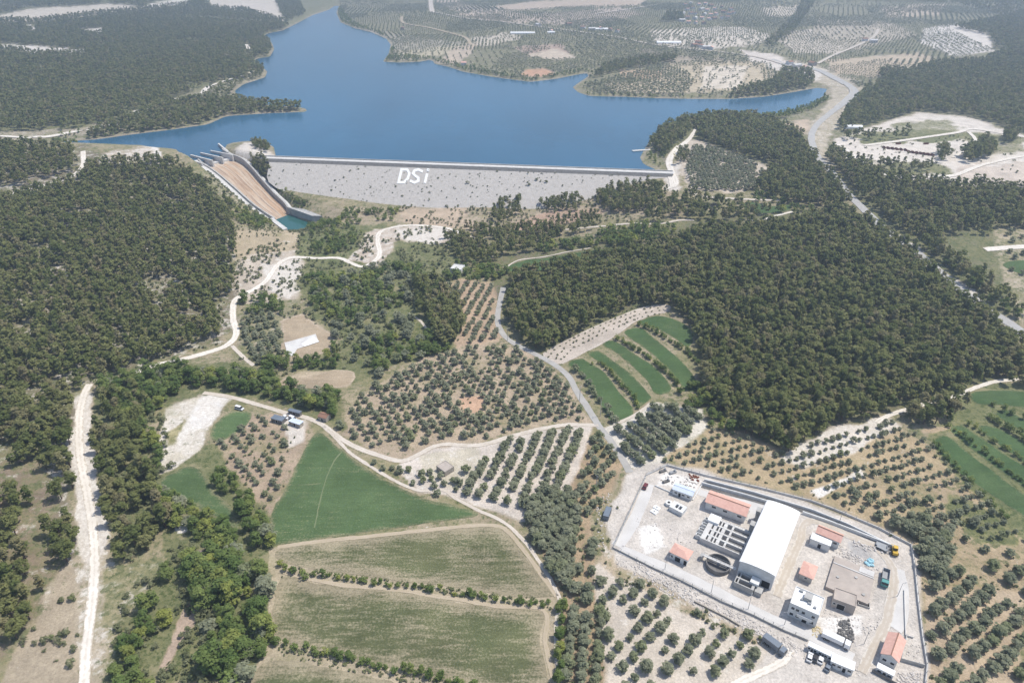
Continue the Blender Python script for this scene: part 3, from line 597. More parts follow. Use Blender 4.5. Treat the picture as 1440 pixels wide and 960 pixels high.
# fields
def crop_mat(name, c1, c2, bare, barew, rot, edge_w):
    m, nt, b = new_mat(name, .95, .1); p = pos(nt); q = pos(nt, (.18, 1, 1), rot)
    c = mix(nt, mrange(nt, noise(nt, p, .05, 5), .35, .65), c1, c2)
    st = noise(nt, q, .55, 5, .7); big = noise(nt, p, .035, 4, .6); fine = noise(nt, p, 1.3, 4, .7)
    t = math_(nt, 'ADD', math_(nt, 'MULTIPLY', st, .55), math_(nt, 'ADD', math_(nt, 'MULTIPLY', big, .40), math_(nt, 'MULTIPLY', fine, .55)))
    e = N(nt, 'ShaderNodeAttribute', attribute_name='edge')
    t = math_(nt, 'ADD', t, mrange(nt, e.outputs['Fac'], 0, edge_w, .22, 0))
    f = mrange(nt, t, .93-barew, 1.13-barew)
    c = mix(nt, f, c, bare)
    g = math_(nt, 'MULTIPLY', mrange(nt, fine, .3, .7, .80, 1.2), math_(nt, 'MULTIPLY', mrange(nt, st, .3, .7, .88, 1.12), mrange(nt, noise(nt, p, .03, 5, .7), .3, .7, .76, 1.2))); gm = N(nt, 'ShaderNodeCombineColor')
    for i in range(3): nt.links.new(g, gm.inputs[i])
    nt.links.new(mix(nt, 1.0, c, gm.outputs[0], 'MULTIPLY'), b.inputs['Base Color'])
    bump(nt, b, fine, .5, .3); return m
MAT['alfalfa'] = crop_mat('green_crop', (.074,.118,.048), (.092,.138,.060), (.20,.19,.11), .12, .1, 2.5)
MAT['bright_crop'] = crop_mat('bright_green_crop', (.064,.110,.042), (.082,.126,.052), (.17,.175,.09), .07, -.9, 1.5)
MAT['patchy_crop'] = crop_mat('patchy_crop', (.098,.112,.052), (.130,.138,.068), (.29,.25,.17), .19, -.10, 7.0)
MAT['young_soil'] = crop_mat('bare_strip_soil', (.50,.435,.37), (.45,.39,.33), (.56,.50,.44), .1, .5, 2.0)
MAT['tan_field'] = crop_mat('dry_field', (.39,.315,.225), (.35,.275,.19), (.45,.37,.28), .1, .2, 2.0)
FIELDW = []
def field(name, pts, mat, lift=.09, spacing=4.0, rnd=True, jit=.5):
    P = [ground(*p)[:2] for p in pts]
    L = np.array(smooth_line(P, 2.2, True)) if rnd else np.array(P)
    L = L+np.stack([vnoise(L[:, 0], L[:, 1], 3, 60)-.5, vnoise(L[:, 0], L[:, 1], 3, 61)-.5], 1)*jit*2
    V, F, A = tri_fill(L, spacing, lambda x, y: hgt(x, y)+lift+np.maximum(0, np.hypot(x, y)-500)*.0004)
    e = segdist(V[:, 0], V[:, 1], A, True)
    FIELDW.append(A)
    return tag(mesh_np(name, V, F, mat, attrs={'edge': ('FLOAT', e)}), kind='structure')
field('field', [(447,608),(470,624),(493,643),(520,662),(545,677),(590,698),(640,711),(674,722),(640,730),(560,741),(480,753),(384,765),(381,740),(383,717),(400,690),(415,660),(430,630)], MAT['alfalfa'])
field('field', [(394,771),(460,763),(527,756),(610,747),(680,740),(700,741),(714,752),(737,781),(769,820),(779,839),(727,839),(660,829),(605,821),(547,815),(500,808),(460,802),(393,789)], MAT['patchy_crop'])
field('field', [(399,810),(443,820),(500,826),(560,832),(620,842),(693,855),(761,861),(760,900),(773,957),(775,975),(700,975),(645,962),(570,943),(493,928),(440,914),(393,900),(379,895),(388,835)], MAT['patchy_crop'])
field('field', [(362,940),(380,928),(420,931),(493,945),(547,958),(600,975),(600,1000),(340,1000),(348,965)], MAT['patchy_crop'])
field('field', [(301,597),(327,578),(353,581),(347,597),(331,610),(313,619),(297,616)], MAT['alfalfa'], jit=.3)
field('field', [(228,683),(231,671),(267,655),(287,668),(300,690),(325,713),(336,747),(313,731),(287,717),(253,703)], MAT['alfalfa'], jit=.3)
field('field', [(799,511),(817,504),(830,511),(850,524),(870,551),(891,579),(863,593),(847,573),(830,547),(813,523)], MAT['bright_crop'], jit=.25)
field('field', [(828,498),(840,493),(863,508),(889,528),(912,553),(915,561),(897,571),(885,551),(864,523),(845,510)], MAT['bright_crop'], jit=.25)
field('field', [(847,484),(863,479),(893,498),(922,518),(944,546),(923,554),(908,533),(880,507),(862,493)], MAT['bright_crop'], jit=.25)
field('field', [(878,466),(900,461),(923,478),(958,508),(976,530),(982,547),(969,551),(953,536),(938,517),(911,493),(888,477)], MAT['bright_crop'], jit=.25)
field('field', [(898,453),(927,444),(960,454),(972,466),(974,482),(965,488),(958,482),(938,469),(918,460)], MAT['bright_crop'], jit=.25)
field('bare_strip', [(764,497),(797,478),(847,454),(897,434),(930,428),(943,432),(935,440),(922,442),(893,453),(860,476),(820,497),(791,511),(775,508)], MAT['young_soil'], jit=.3)
field('field', [(713,376),(740,366),(767,363),(813,355),(860,349),(898,345),(890,350),(850,358),(813,367),(775,376),(747,385),(722,388)], MAT['bright_crop'], jit=.3)
field('field', [(1365,553),(1400,549),(1450,551),(1500,560),(1500,580),(1440,573),(1400,569),(1375,568)], MAT['bright_crop'], jit=.3)
field('field', [(1400,582),(1413,576),(1440,590),(1490,620),(1490,640),(1440,607),(1413,592)], MAT['bright_crop'], jit=.3)
field('field', [(1374,601),(1390,599),(1410,605),(1440,622),(1490,655),(1490,690),(1440,650),(1405,625)], MAT['bright_crop'], jit=.3)
field('field', [(1336,604),(1352,598),(1375,612),(1410,637),(1440,655),(1490,690),(1490,720),(1440,686),(1400,656),(1365,630)], MAT['bright_crop'], jit=.3)
field('field', [(1312,620),(1326,612),(1340,618),(1365,640),(1400,665),(1440,695),(1490,730),(1490,770),(1440,726),(1400,700),(1350,665),(1325,640)], MAT['bright_crop'], jit=.3)
field('field', [(1410,372),(1440,366),(1500,372),(1500,392),(1440,386)], MAT['bright_crop'], jit=.3)
field('bare_plot', [(395,451),(426,442),(441,456),(455,464),(471,471),(468,495),(410,505),(396,490),(400,476)], MAT['tan_field'], rnd=False, jit=.3)
field('bare_plot', [(398,533),(440,528),(470,520),(498,524),(490,542),(440,546),(400,543)], MAT['tan_field'], jit=.4)
field('field', [(1050,284),(1085,290),(1110,288),(1108,296),(1075,300),(1050,296)], MAT['bright_crop'], jit=.3)
# ------------------------------------------------------------------ dam
dam = empty('dam', (*(DAM_A+DAM_B)/2, 0), 0, 'long rockfill dam with pale grey stone face and white letters holding back the blue lake', 'dam')
Tx, Ty = DAM_T; Nx, Ny = DAM_N; DL = float(np.linalg.norm(DAM_B-DAM_A))
dam.rotation_euler.z = math.atan2(Ty, Tx)
DINV = dam.rotation_euler.z; DC = (DAM_A+DAM_B)/2
def to_dam(w):
    dx, dy = w[0]-DC[0], w[1]-DC[1]
    return (dx*Tx+dy*Ty, dx*Nx+dy*Ny, w[2])
m, nt, b = new_mat('riprap', .95, .1); p = pos(nt)
c = mix(nt, mrange(nt, noise(nt, p, .35, 6, .75), .35, .65), (.50,.468,.432), (.40,.375,.345))
vo = N(nt, 'ShaderNodeTexVoronoi'); vo.inputs['Scale'].default_value = .8; nt.links.new(p, vo.inputs['Vector'])
c = mix(nt, mrange(nt, vo.outputs['Distance'], .5, 1.0, 0, .22), c, (.24,.23,.22))
c = mix(nt, mrange(nt, noise(nt, p, .22, 6, .75), .60, .68, 0, .5), c, (.22,.20,.13))
nt.links.new(c, b.inputs['Base Color']); bump(nt, b, vo.outputs['Distance'], .35, .4); MAT['riprap'] = m
def strip(name, prof, mat, x0, x1, n=60, jit=0):
    V, F = [], []; k = len(prof)
    for i in range(n+1):
        x = x0+(x1-x0)*i/n
        for (yy, zz) in prof: V.append((x, yy, zz))
    for i in range(n):
        for j in range(k-1):
            a = i*k+j; F.append((a, a+k, a+k+1, a+1))
    return mesh_np(name, V, F, mat, dam)
FACE = ((-8.6, 18.9), (-66, -1.6))
FACE_LATER = True
strip('dark_shoulder', [(-4.6,20.75),(-5.4,20.7),(-8.0,18.95),(-8.7,18.75)], MAT['dark_stone_and_shade'], -DL/2+1, DL/2+4)
strip('crest_road', [(3.2,20.95),(-2.6,20.95)], MAT['pale_concrete'], -DL/2-4, DL/2+6)
strip('upstream_face', [(45,2),(5.4,20.6),(4.3,20.85)], MAT['dark_stone_and_shade'], -DL/2+1, DL/2+4)
for nm, y0, y1, h in (('parapet', 3.2, 4.2, 21.9), ('kerb', -4.5, -2.6, 21.15)):
    mb = MB(); mb.box((0, (y0+y1)/2, (h+19.6)/2), (DL+10, y1-y0, h-19.6)); mb.build(nm, MAT['concrete'], dam)
def face_pt(cx, cy, up=0):           # photo pixel -> point on the sloping stone face
    d = ray(cx, cy); dy = d[0]*Nx+d[1]*Ny; oy = -(DC[0]*Nx+DC[1]*Ny)
    sl = (FACE[1][1]-FACE[0][1])/(FACE[1][0]-FACE[0][0])
    t = (FACE[0][1]+sl*(oy-FACE[0][0])-CAM_H)/(d[2]-sl*dy)
    q = to_dam(np.array([d[0]*t, d[1]*t, CAM_H+d[2]*t])); nn = math.hypot(1, sl)
    return np.array([q[0], q[1]-sl/nn*up, q[2]+up/nn])
_q = [face_pt(*p) for p in ((379,226),(375,250),(380,261),(415,275),(452,288))]
_yy = [q[1] for q in _q]; _xx = [q[0] for q in _q]
prof = [(-8.6,18.9),(-22,14.15),(-30,11.3),(-38,8.45),(-46,5.56),(-54,2.7),(-66,-1.6),(-80,-6.6)]
V, F = [], []; nx_ = 60
for i in range(nx_+1):
    for yy, zz in prof:
        x0 = float(np.interp(-yy, [-v for v in _yy], _xx)); V.append((x0+(DL/2+4-x0)*i/nx_, yy, zz))
k = len(prof)
for i in range(nx_):
    for j in range(k-1): a = i*k+j; F.append((a, a+k, a+k+1, a+1))
mesh_np('stone_face', V, F, MAT['riprap'], dam)
def letter(strokes, width):
    mb = MB()
    for pts, closed in strokes:
        P = [np.array(p, float) for p in pts]; n = len(P); Lf, Rt = [], []
        for i in range(n):
            a = P[i-1] if (closed or i > 0) else None; c = P[(i+1) % n] if (closed or i < n-1) else None
            d1 = (P[i]-a)/np.linalg.norm(P[i]-a) if a is not None else None
            d2 = (c-P[i])/np.linalg.norm(c-P[i]) if c is not None else None
            if d1 is None: d1 = d2
            if d2 is None: d2 = d1
            n1 = np.array([-d1[1], d1[0]]); n2 = np.array([-d2[1], d2[0]]); mm = n1+n2; mm /= np.linalg.norm(mm)
            k = width/2/max(.55, float(mm@n1))
            Lf.append(P[i]+mm*k); Rt.append(P[i]-mm*k)
        V = []
        for up in (-.6, .5):
            for q in Lf+Rt: V.append(face_pt(480+q[0]/3, q[1]/3, up))
        F = []
        for i in range(n if closed else n-1):
            j = (i+1) % n
            F += [(2*n+i, 2*n+j, 3*n+j, 3*n+i), (i, n+i, n+j, j), (i, j, 2*n+j, 2*n+i), (n+i, 3*n+i, 3*n+j, n+j)]
        if not closed: F += [(0, 2*n, 3*n, n), (n-1, 2*n-1, 4*n-1, 3*n-1)]
        mb.add(V, F)
    mb.build('letter', MAT['letter'], dam)
letter([([(254,717),(241,771),(264,771),(280,755),(287,732),(278,717)], True)], 10)
letter([([(343,726),(326,717),(309,721),(302,733),(312,743),(325,752),(325,765),(308,772),(290,764)], False)], 10.5)
letter([([(362,734),(352,774)], False), ([(367,713),(364.5,724)], False)], 10)
# ------------------------------------------------------------------ spillway
spill = empty('spillway', tuple(CH_C[3]), 0, 'concrete spillway chute streaked with rust, running down beside the dam to a teal pool', 'spillway')
def sp(w): return (w[0]-CH_C[3][0], w[1]-CH_C[3][1], w[2]-CH_C[3][2])
m, nt, b = new_mat('stained_chute_concrete', .9, .15)
tu = N(nt, 'ShaderNodeAttribute', attribute_name='flow_u'); tv_ = N(nt, 'ShaderNodeAttribute', attribute_name='flow_v')
cb = N(nt, 'ShaderNodeCombineXYZ'); nt.links.new(math_(nt, 'MULTIPLY', tu.outputs['Fac'], 26), cb.inputs[0]); nt.links.new(math_(nt, 'MULTIPLY', tv_.outputs['Fac'], 3.0), cb.inputs[1])
s1 = noise(nt, cb.outputs[0], .55, 6, .7)
c = mix(nt, mrange(nt, s1, .40, .62), (.52,.44,.35), (.46,.29,.17))
s2 = noise(nt, cb.outputs[0], 1.1, 5, .7)
c = mix(nt, mrange(nt, s2, .50, .60, 0, .7), c, (.22,.15,.11))
pu = math_(nt, 'ABSOLUTE', math_(nt, 'SUBTRACT', math_(nt, 'FRACT', math_(nt, 'MULTIPLY', tu.outputs['Fac'], 4.0), 0), .5), 0)
c = mix(nt, mrange(nt, math_(nt, 'ADD', pu, mrange(nt, s2, .3, .7, -.12, .12)), .40, .5, 0, .65), c, (.17,.12,.095))
wv = math_(nt, 'FRACT', math_(nt, 'MULTIPLY', tv_.outputs['Fac'], 11.0), 0)
c = mix(nt, mrange(nt, wv, .04, .0, 0, .4), c, (.2,.17,.14))
c = mix(nt, mrange(nt, tv_.outputs['Fac'], .16, .05), c, (.60,.56,.50))
nt.links.new(c, b.inputs['Base Color']); MAT['chute'] = m
Lc = np.array(smooth_line(list(CH_L), 3)); k = len(Lc); idx = np.linspace(0, 1, k)
def resamp(P, k):
    P = np.array(smooth_line(list(P), 1.0)); s = np.concatenate([[0], np.cumsum(np.linalg.norm(np.diff(P, axis=0), axis=1))]); s /= s[-1]
    return np.stack([np.interp(np.linspace(0, 1, k), s, P[:, i]) for i in range(3)], 1)
K = 60; LL, RR = resamp(CH_L, K), resamp(CH_R, K); nc = 17
V = np.array([sp(LL[i]*(1-j/(nc-1))+RR[i]*j/(nc-1)) for i in range(K) for j in range(nc)])
ii = np.arange(K-1)[:, None]*nc+np.arange(nc-1)[None, :]
F = np.stack([ii, ii+nc, ii+nc+1, ii+1], -1).reshape(-1, 4)
uu = np.array([j/(nc-1) for i in range(K) for j in range(nc)]); vv = np.array([i/(K-1) for i in range(K) for j in range(nc)])
mesh_np('chute_floor', V, F, MAT['chute'], spill, attrs={'flow_u': ('FLOAT', uu), 'flow_v': ('FLOAT', vv)})
def wall_along(name, P, thick, h0, h1, mat, side, base=-3.0):
    """a wall following world points P (floor level), rising h above it"""
    P = np.asarray(P); n = len(P); T = np.gradient(P[:, :2], axis=0); T /= np.linalg.norm(T, axis=1)[:, None]+1e-9
    Nn = np.stack([-T[:, 1], T[:, 0]], 1)*side; hh = np.linspace(h0, h1, n) if np.isscalar(h0) else h0
    V = []
    for i in range(n):
        a = P[i, :2]; c = a+Nn[i]*thick
        V += [sp((a[0], a[1], P[i, 2]+base)), sp((a[0], a[1], P[i, 2]+hh[i])), sp((c[0], c[1], P[i, 2]+hh[i])), sp((c[0], c[1], P[i, 2]+base))]
    F = []
    for i in range(n-1):
        a = i*4
        for j in range(4): F.append((a+j, a+(j+1) % 4, a+4+(j+1) % 4, a+4+j))
    F += [(0,3,2,1), (n*4-4, n*4-3, n*4-2, n*4-1)]
    mb = MB(); mb.add(V, F); return mb.build(name, mat, spill)
wall_along('side_wall', LL, 1.4, 4.2, 3.2, MAT['concrete'], -1)
wall_along('side_wall', RR, 1.6, 6.2, 4.5, MAT['concrete'], 1)
def offset_line(P, d):
    P = np.asarray(P); T = np.gradient(P[:, :2], axis=0); T /= np.linalg.norm(T, axis=1)[:, None]
    Q = P.copy(); Q[:, :2] += np.stack([-T[:, 1], T[:, 0]], 1)*d; return Q
wall_along('concrete_berm', offset_line(LL, -1.45), 5.0, 3.2, 1.0, MAT['pale_concrete'], -1, -4)
wall_along('concrete_berm', offset_line(RR, 1.65), 2.6, 4.6, 3.0, MAT['pale_concrete'], 1, -4)
def px_wall(name, a, c, z, h, thick, mat, base=-6):
    A = at_z(*a, z+h); B = at_z(*c, z+h); mb = MB(); d = B-A; L = np.linalg.norm(d[:2]); mid = (A+B)/2
    mb.box(sp((mid[0], mid[1], z+(h+base)/2)), (L, thick, h-base), 0, math.atan2(d[1], d[0])); return mb.build(name, mat, spill)
for a, c in (((254,221),(284,229)), ((268,217.5),(299,225.5)), ((282,214.5),(313,221.5)), ((296,211.5),(327,217.5))):
    px_wall('pier', a, c, 15, 5.2, 1.5, MAT['pale_concrete'], -9)
px_wall('approach_wall', (307,201.5), (321,213), 15, 5.5, 1.6, MAT['pale_concrete'], -9)
for a, c in (((282,232),(296,229.5)), ((297,229),(310,226)), ((311,225.5),(325,222))):
    px_wall('gate_sill', a, c, 12, 3.6, 5.5, MAT['pale_concrete'], -4)
A, B = at_z(402,290.5,0), at_z(439,303.5,0)
mb = MB(); C1, C2 = at_z(453,303.5,-.8), at_z(428,294,.4)
V = [sp(p) for p in (A, B, C1, C2)]+[sp((p[0], p[1], -11)) for p in (A, B, C1, C2)]
mb.add(V, [(0,1,2,3),(7,6,5,4),(0,4,5,1),(1,5,6,2),(2,6,7,3),(3,7,4,0)]); mb.build('basin_wall', MAT['concrete'], spill)
A, B = at_z(384,306,-3.5), at_z(404,321,-3.5)
mb = MB(); d = B-A; nn = np.array([d[1], -d[0], 0]); nn = nn/np.linalg.norm(nn)*4.0
V = [sp(p) for p in (A, B, B+nn, A+nn)]+[sp((p[0], p[1], -11)) for p in (A, B, B+nn, A+nn)]
mb.add(V, [(0,1,2,3),(7,6,5,4),(0,4,5,1),(1,5,6,2),(2,6,7,3),(3,7,4,0)]); mb.build('basin_wall', MAT['pale_concrete'], spill)
# landing stage on the lake by the dam's right end
A = ground(893,214); ja = empty('jetty', (A[0], A[1], LAKE), 0, 'small white concrete landing stage at the lake edge near the dam end', 'jetty')
B = at_z(911,211.5,LAKE); d = B-A; r = math.atan2(d[1], d[0]); L = float(np.hypot(d[0], d[1])); ja.rotation_euler.z = r
mb = MB(); mb.box((L/2, 0, .2), (L+6, 4, 1.2)); mb.build('deck', MAT['pale_concrete'], ja)
mb = MB()
for i in range(5): mb.cyl((L*i/4, -1.8, -6), .3, 6, 8)
mb.build('pile', MAT['concrete'], ja)
# asphalt and rubble strip between the dam end mounds
wp = ground(345,209)
# ------------------------------------------------------------------ buildings
BUILT = []    # (centre, angle, half sizes) to keep trees off
class Box: pass
def rect_px(nl, nr, fl, z):
    g = hz(*at_z(*nl, z)[:2])
    A, B, C = (at_z(*p, z+g) for p in (nl, nr, fl))
    r = Box(); u = (B-A)[:2]; r.w = float(np.hypot(*u)); u = u/r.w; n = np.array([-u[1], u[0]])
    r.d = float((C-A)[:2]@n); r.rz = math.atan2(u[1], u[0]); c = A[:2]+u*r.w/2+n*r.d/2
    r.x, r.y, r.g = float(c[0]), float(c[1]), g; r.h = z
    BUILT.append((c, r.rz, r.w/2+1, r.d/2+1))
    return r
def gable_prof(half, h, rise, base=-.5):
    return [(-half, base), (half, base), (half, h), (0, h+rise), (-half, h)]
def opening(parent, r, side, u, zc, ww, hh, name='window', frame='whitepaint', pane='glass', out=.07):
    """a framed opening standing a few centimetres proud of a wall"""
    hx, hy = r.w/2, r.d/2
    a = {'near': (0, u, -hy), 'far': (math.pi, -u, hy), 'left': (-math.pi/2, -hx, u), 'right': (math.pi/2, hx, u)}[side]
    mb = MB(); t = .12
    mb.box((0, 0, hh/2+t/2), (ww+2*t, out*2, t)); mb.box((0, 0, -hh/2-t/2), (ww+2*t, out*2.6, t))
    for k in (-1, 1): mb.box((k*(ww/2+t/2), 0, 0), (t, out*2, hh))
    o = mb.build(name, MAT[frame], parent); o.location = (a[1], a[2], zc); o.rotation_euler.z = a[0]
    mb = MB(); mb.box((0, 0, 0), (ww, out*1.2, hh))
    if name == 'window': mb.box((0, 0, 0), (.07, out*1.7, hh-.02))
    p = mb.build('pane' if name == 'window' else 'panel', MAT[pane], o)
    return o
def building(name, label, cat, r, roof='gable', axis='x', rise=1.3, wall='white_wall', roofm='red_tile', over=.5, wins=(), doors=(), group=None, parapet=.5):
    e = empty(name, (r.x, r.y, r.g), r.rz, label, cat, group)
    w, d, h = r.w/2, r.d/2, r.h
    if roof in ('gable', 'hip'): w -= over; d -= over
    mb = MB()
    if roof == 'gable':
        if axis == 'x': mb.prism(gable_prof(d, h, rise), -w, w, axis='x')
        else: mb.prism(gable_prof(w, h, rise), -d, d, axis='y')
    elif roof == 'vault':
        n = 10; pr = [(-w, -.5), (w, -.5)]+[(w*math.cos(math.pi*i/n), h+rise*math.sin(math.pi*i/n)) for i in range(n+1)]
        mb.prism(pr, -d, d, axis='y')
    else: mb.box((0, 0, h/2-.25), (2*w, 2*d, h+.5))
    mb.build('wall', MAT[wall], e)
    mb = MB(); t = .16
    if roof == 'gable':
        half = (d if axis == 'x' else w)+over; ln = (w if axis == 'x' else d)+over; k = rise/(half-over); z0 = h-over*k
        pr = [(-half, z0+.03), (0, h+rise+.03), (half, z0+.03), (half, z0+t+.05), (0, h+rise+t+.05), (-half, z0+t+.05)]
        mb.prism(pr, -ln, ln, axis=axis)
        mb2 = MB()
        if axis == 'x': mb2.box((0, 0, h+rise+t+.1), (2*ln, .35, .14))
        else: mb2.box((0, 0, h+rise+t+.1), (.35, 2*ln, .14))
        rf = mb.build('roof', MAT[roofm], e); mb2.build('ridge', MAT['old_tile'] if roofm == 'red_tile' else MAT[roofm], rf)
    elif roof == 'hip':
        W, D = w+over, d+over; k = max(0, W-D) if W > D else 0; k2 = max(0, D-W)
        V = [(-W,-D,h), (W,-D,h), (W,D,h), (-W,D,h), (-W,-D,h+t), (W,-D,h+t), (W,D,h+t), (-W,D,h+t)]
        if W >= D: V += [(-k, 0, h+rise), (k, 0, h+rise)]; F = [(4,5,9,8), (5,6,9), (6,7,8,9), (7,4,8)]
        else: V += [(0, -k2, h+rise), (0, k2, h+rise)]; F = [(4,5,8), (5,6,9,8), (6,7,9), (7,4,8,9)]
        mb.add(V, F+[(3,2,1,0), (0,1,5,4), (1,2,6,5), (2,3,7,6), (3,0,4,7)]); mb.build('roof', MAT[roofm], e)
    elif roof == 'vault':
        W = w+over; n = 12
        top = [(W*math.cos(math.pi*i/n), h+.05+rise*math.sin(math.pi*i/n)) for i in range(n+1)]
        mb.prism([(x, z+.22) for x, z in top]+[(x, z) for x, z in reversed(top)], -d-over, d+over, axis='y'); mb.build('roof', MAT[roofm], e)
    elif roof == 'flat':
        mb.box((0, 0, h+.06), (2*w-.5, 2*d-.5, .12)); mb.build('roof', MAT[roofm], e)
        if parapet:
            for cx, cy, sx, sy in ((0, -d+.12, 2*w, .24), (0, d-.12, 2*w, .24), (-w+.12, 0, .24, 2*d-.49), (w-.12, 0, .24, 2*d-.49)):
                mb = MB(); mb.box((cx, cy, h+parapet/2+.002), (sx, sy, parapet)); mb.build('parapet', MAT[wall], e)
    elif roof == 'slab':
        mb.box((0, 0, h+.12), (2*w+2*over, 2*d+2*over, .22)); mb.build('roof', MAT[roofm], e)
    q = Box(); q.w, q.d = 2*w, 2*d
    for a in wins: opening(e, q, *a)
    for a in doors: opening(e, q, *a[:5], name='door', pane=a[5] if len(a) > 5 else 'dark')
    e['_w'] = 2*w; e['_d'] = 2*d
    return e
R = rect_px
# the big hall
r = R((1040.6,789.4),(1089.4,810),(1092,709.7),7.6)
hall = building('treatment_hall', 'large white hall with a long gently curved white roof, biggest in the plant', 'hall', r, 'vault', rise=1.1, roofm='white_roof', over=.35,
    wins=[('right', v, 4.2, 3.2, 1.4) for v in np.linspace(-r.d*.4, r.d*.4, 6)]+[('left', v, 5.2, 3.2, 1.2) for v in np.linspace(-r.d*.3, r.d*.4, 5)], doors=[('near', r.w*.32, 1.7, 3.0, 3.4)])
for v in (.36, .12):
    mb = MB(); mb.box((-r.w/2-1.3, r.d*v, 3.2), (2.4, 2.6, 6.4)); mb.box((-r.w/2-1.3, r.d*v, 6.5), (2.7, 2.9, .25)); mb.build('stair_tower', MAT['concrete'], hall)
# settling basins: a block with square cells let into it
def cell_block(name, xs, ys, open_, zt, zb, mat, parent, zbase=-.6):
    mb = MB(); nx, ny = len(xs)-1, len(ys)-1
    so = lambda i, j: 0 <= i < nx and 0 <= j < ny and not open_[j][i]
    for i in range(nx):
        for j in range(ny):
            x0, x1, y0, y1 = xs[i], xs[i+1], ys[j], ys[j+1]
            if so(i, j): mb.add([(x0,y0,zt),(x1,y0,zt),(x1,y1,zt),(x0,y1,zt)], [(0,1,2,3)])
            for di, dj, a, c in ((1,0,(x1,y0),(x1,y1)),(-1,0,(x0,y1),(x0,y0)),(0,1,(x1,y1),(x0,y1)),(0,-1,(x0,y0),(x1,y0))):
                ii, jj = i+di, j+dj
                if so(i, j) and not so(ii, jj):
                    z = zb if (0 <= ii < nx and 0 <= jj < ny) else zbase
                    mb.add([(*a, zt), (*a, z), (*c, z), (*c, zt)], [(0,1,2,3)])
    o = mb.build(name, mat, parent); return o
def tank_floor(name, xs, ys, cells, z, mat, parent):
    mb = MB()
    for i, j in cells: mb.add([(xs[i]-.05,ys[j]-.05,z),(xs[i+1]+.05,ys[j]-.05,z),(xs[i+1]+.05,ys[j+1]+.05,z),(xs[i]-.05,ys[j+1]+.05,z)], [(0,1,2,3)])
    return mb.build(name, mat, parent)
r = R((984.4,755.6),(1041.6,780),(990,720),2.6)
e = empty('settling_basins', (r.x, r.y, r.g), r.rz, 'pale concrete block of open settling basins in four rows beside the big white hall', 'settling basins')
fx = [0,.07,.115,.16,.235,.285,.315,.36,.44,.555,.60,.985,1.0]; fy = [0,.035,.215,.27,.45,.505,.69,.745,.925,.96,1]
xs = [(f-.5)*r.w for f in fx]; ys = [(f-.5)*r.d for f in fy]
op = [[(j in (1,3,5,7)) and (i in (2,4,6,8,10)) for i in range(12)] for j in range(10)]
cell_block('basin_wall', xs, ys, op, r.h, .3, MAT['pale_concrete'], e)
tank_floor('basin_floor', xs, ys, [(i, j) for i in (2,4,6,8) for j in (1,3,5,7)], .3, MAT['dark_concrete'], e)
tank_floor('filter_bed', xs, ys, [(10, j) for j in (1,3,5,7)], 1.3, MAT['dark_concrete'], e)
mb = MB(); mb.box((xs[0]+1.6, r.d*.36, r.h+.5), (4.6, 4.4, 1.0)); mb.build('raised_slab', MAT['white_roof'], e)
mb = MB()
for j in range(4):
    for s in (-1, 1): mb.box((xs[0]-1.1, (j/3-.5)*r.d*.7+s*.75, .9), (2.2, .25, 2.2))
    mb.box((xs[0]-2.2, (j/3-.5)*r.d*.7, .9), (.25, 1.7, 2.2))
mb.build('inlet_box', MAT['white_wall'], e)
mb = MB()
for j in (0, 2, 4, 6, 8): mb.box((r.w*.08, ys[j]+.25, r.h+1.05), (r.w*.8, .06, .06))
for j in (0, 2, 4, 6, 8):
    for k in range(9): mb.box((r.w*(.08-.4+.1*k), ys[j]+.25, r.h+.5), (.06, .06, 1.02))
mb.build('railing', MAT['steel'], e)
# round thickener
A = at_z(1009.5, 795, .8); g = hz(A[0], A[1]); BUILT.append((A[:2], 0, 7, 7))
e = empty('round_thickener', (A[0], A[1], g), r.rz, 'round concrete tank crossed by a narrow bridge, next to the near corner of the hall', 'round tank')
n = 40; V = []; rad = 4.4
for rr, zz in ((rad+.3,-.5),(rad+.3,2.3),(rad,2.3),(rad,.35),(1.2,.2)):
    V += [(rr*math.cos(2*math.pi*i/n), rr*math.sin(2*math.pi*i/n), zz) for i in range(n)]
mb = MB(); mb.add(V, [(k*n+i, k*n+(i+1) % n, (k+1)*n+(i+1) % n, (k+1)*n+i) for k in range(4) for i in range(n)]+[tuple(range(4*n, 5*n))]); mb.build('tank_wall', MAT['dark_concrete'], e)  # shade inside the tank is put into this dark colour
mb = MB(); mb.box((0, .4, 2.5), (2*rad+4.5, 1.2, .3)); mb.build('bridge', MAT['pale_concrete'], e)
mb = MB()
for s in (-.25, 1.05): mb.box((0, s, 3.5), (2*rad+4.5, .07, .07)); [mb.box((-6+1.7*k, s, 3.05), (.07, .07, .9)) for k in range(8)]
mb.build('railing', MAT['steel'], e)
mb = MB(); mb.cyl((0, .4, .2), .5, 2.1, 12); mb.box((2.2, .4, .9), (3.6, .25, .5)); mb.box((-2.2, .4, .9), (3.6, .25, .5)); mb.build('scraper', MAT['steel'], e)
mb = MB(); mb.box((-rad-2.4, .4, .6), (1.2, 2.2, 3.4)); mb.build('bridge_pier', MAT['concrete'], e)
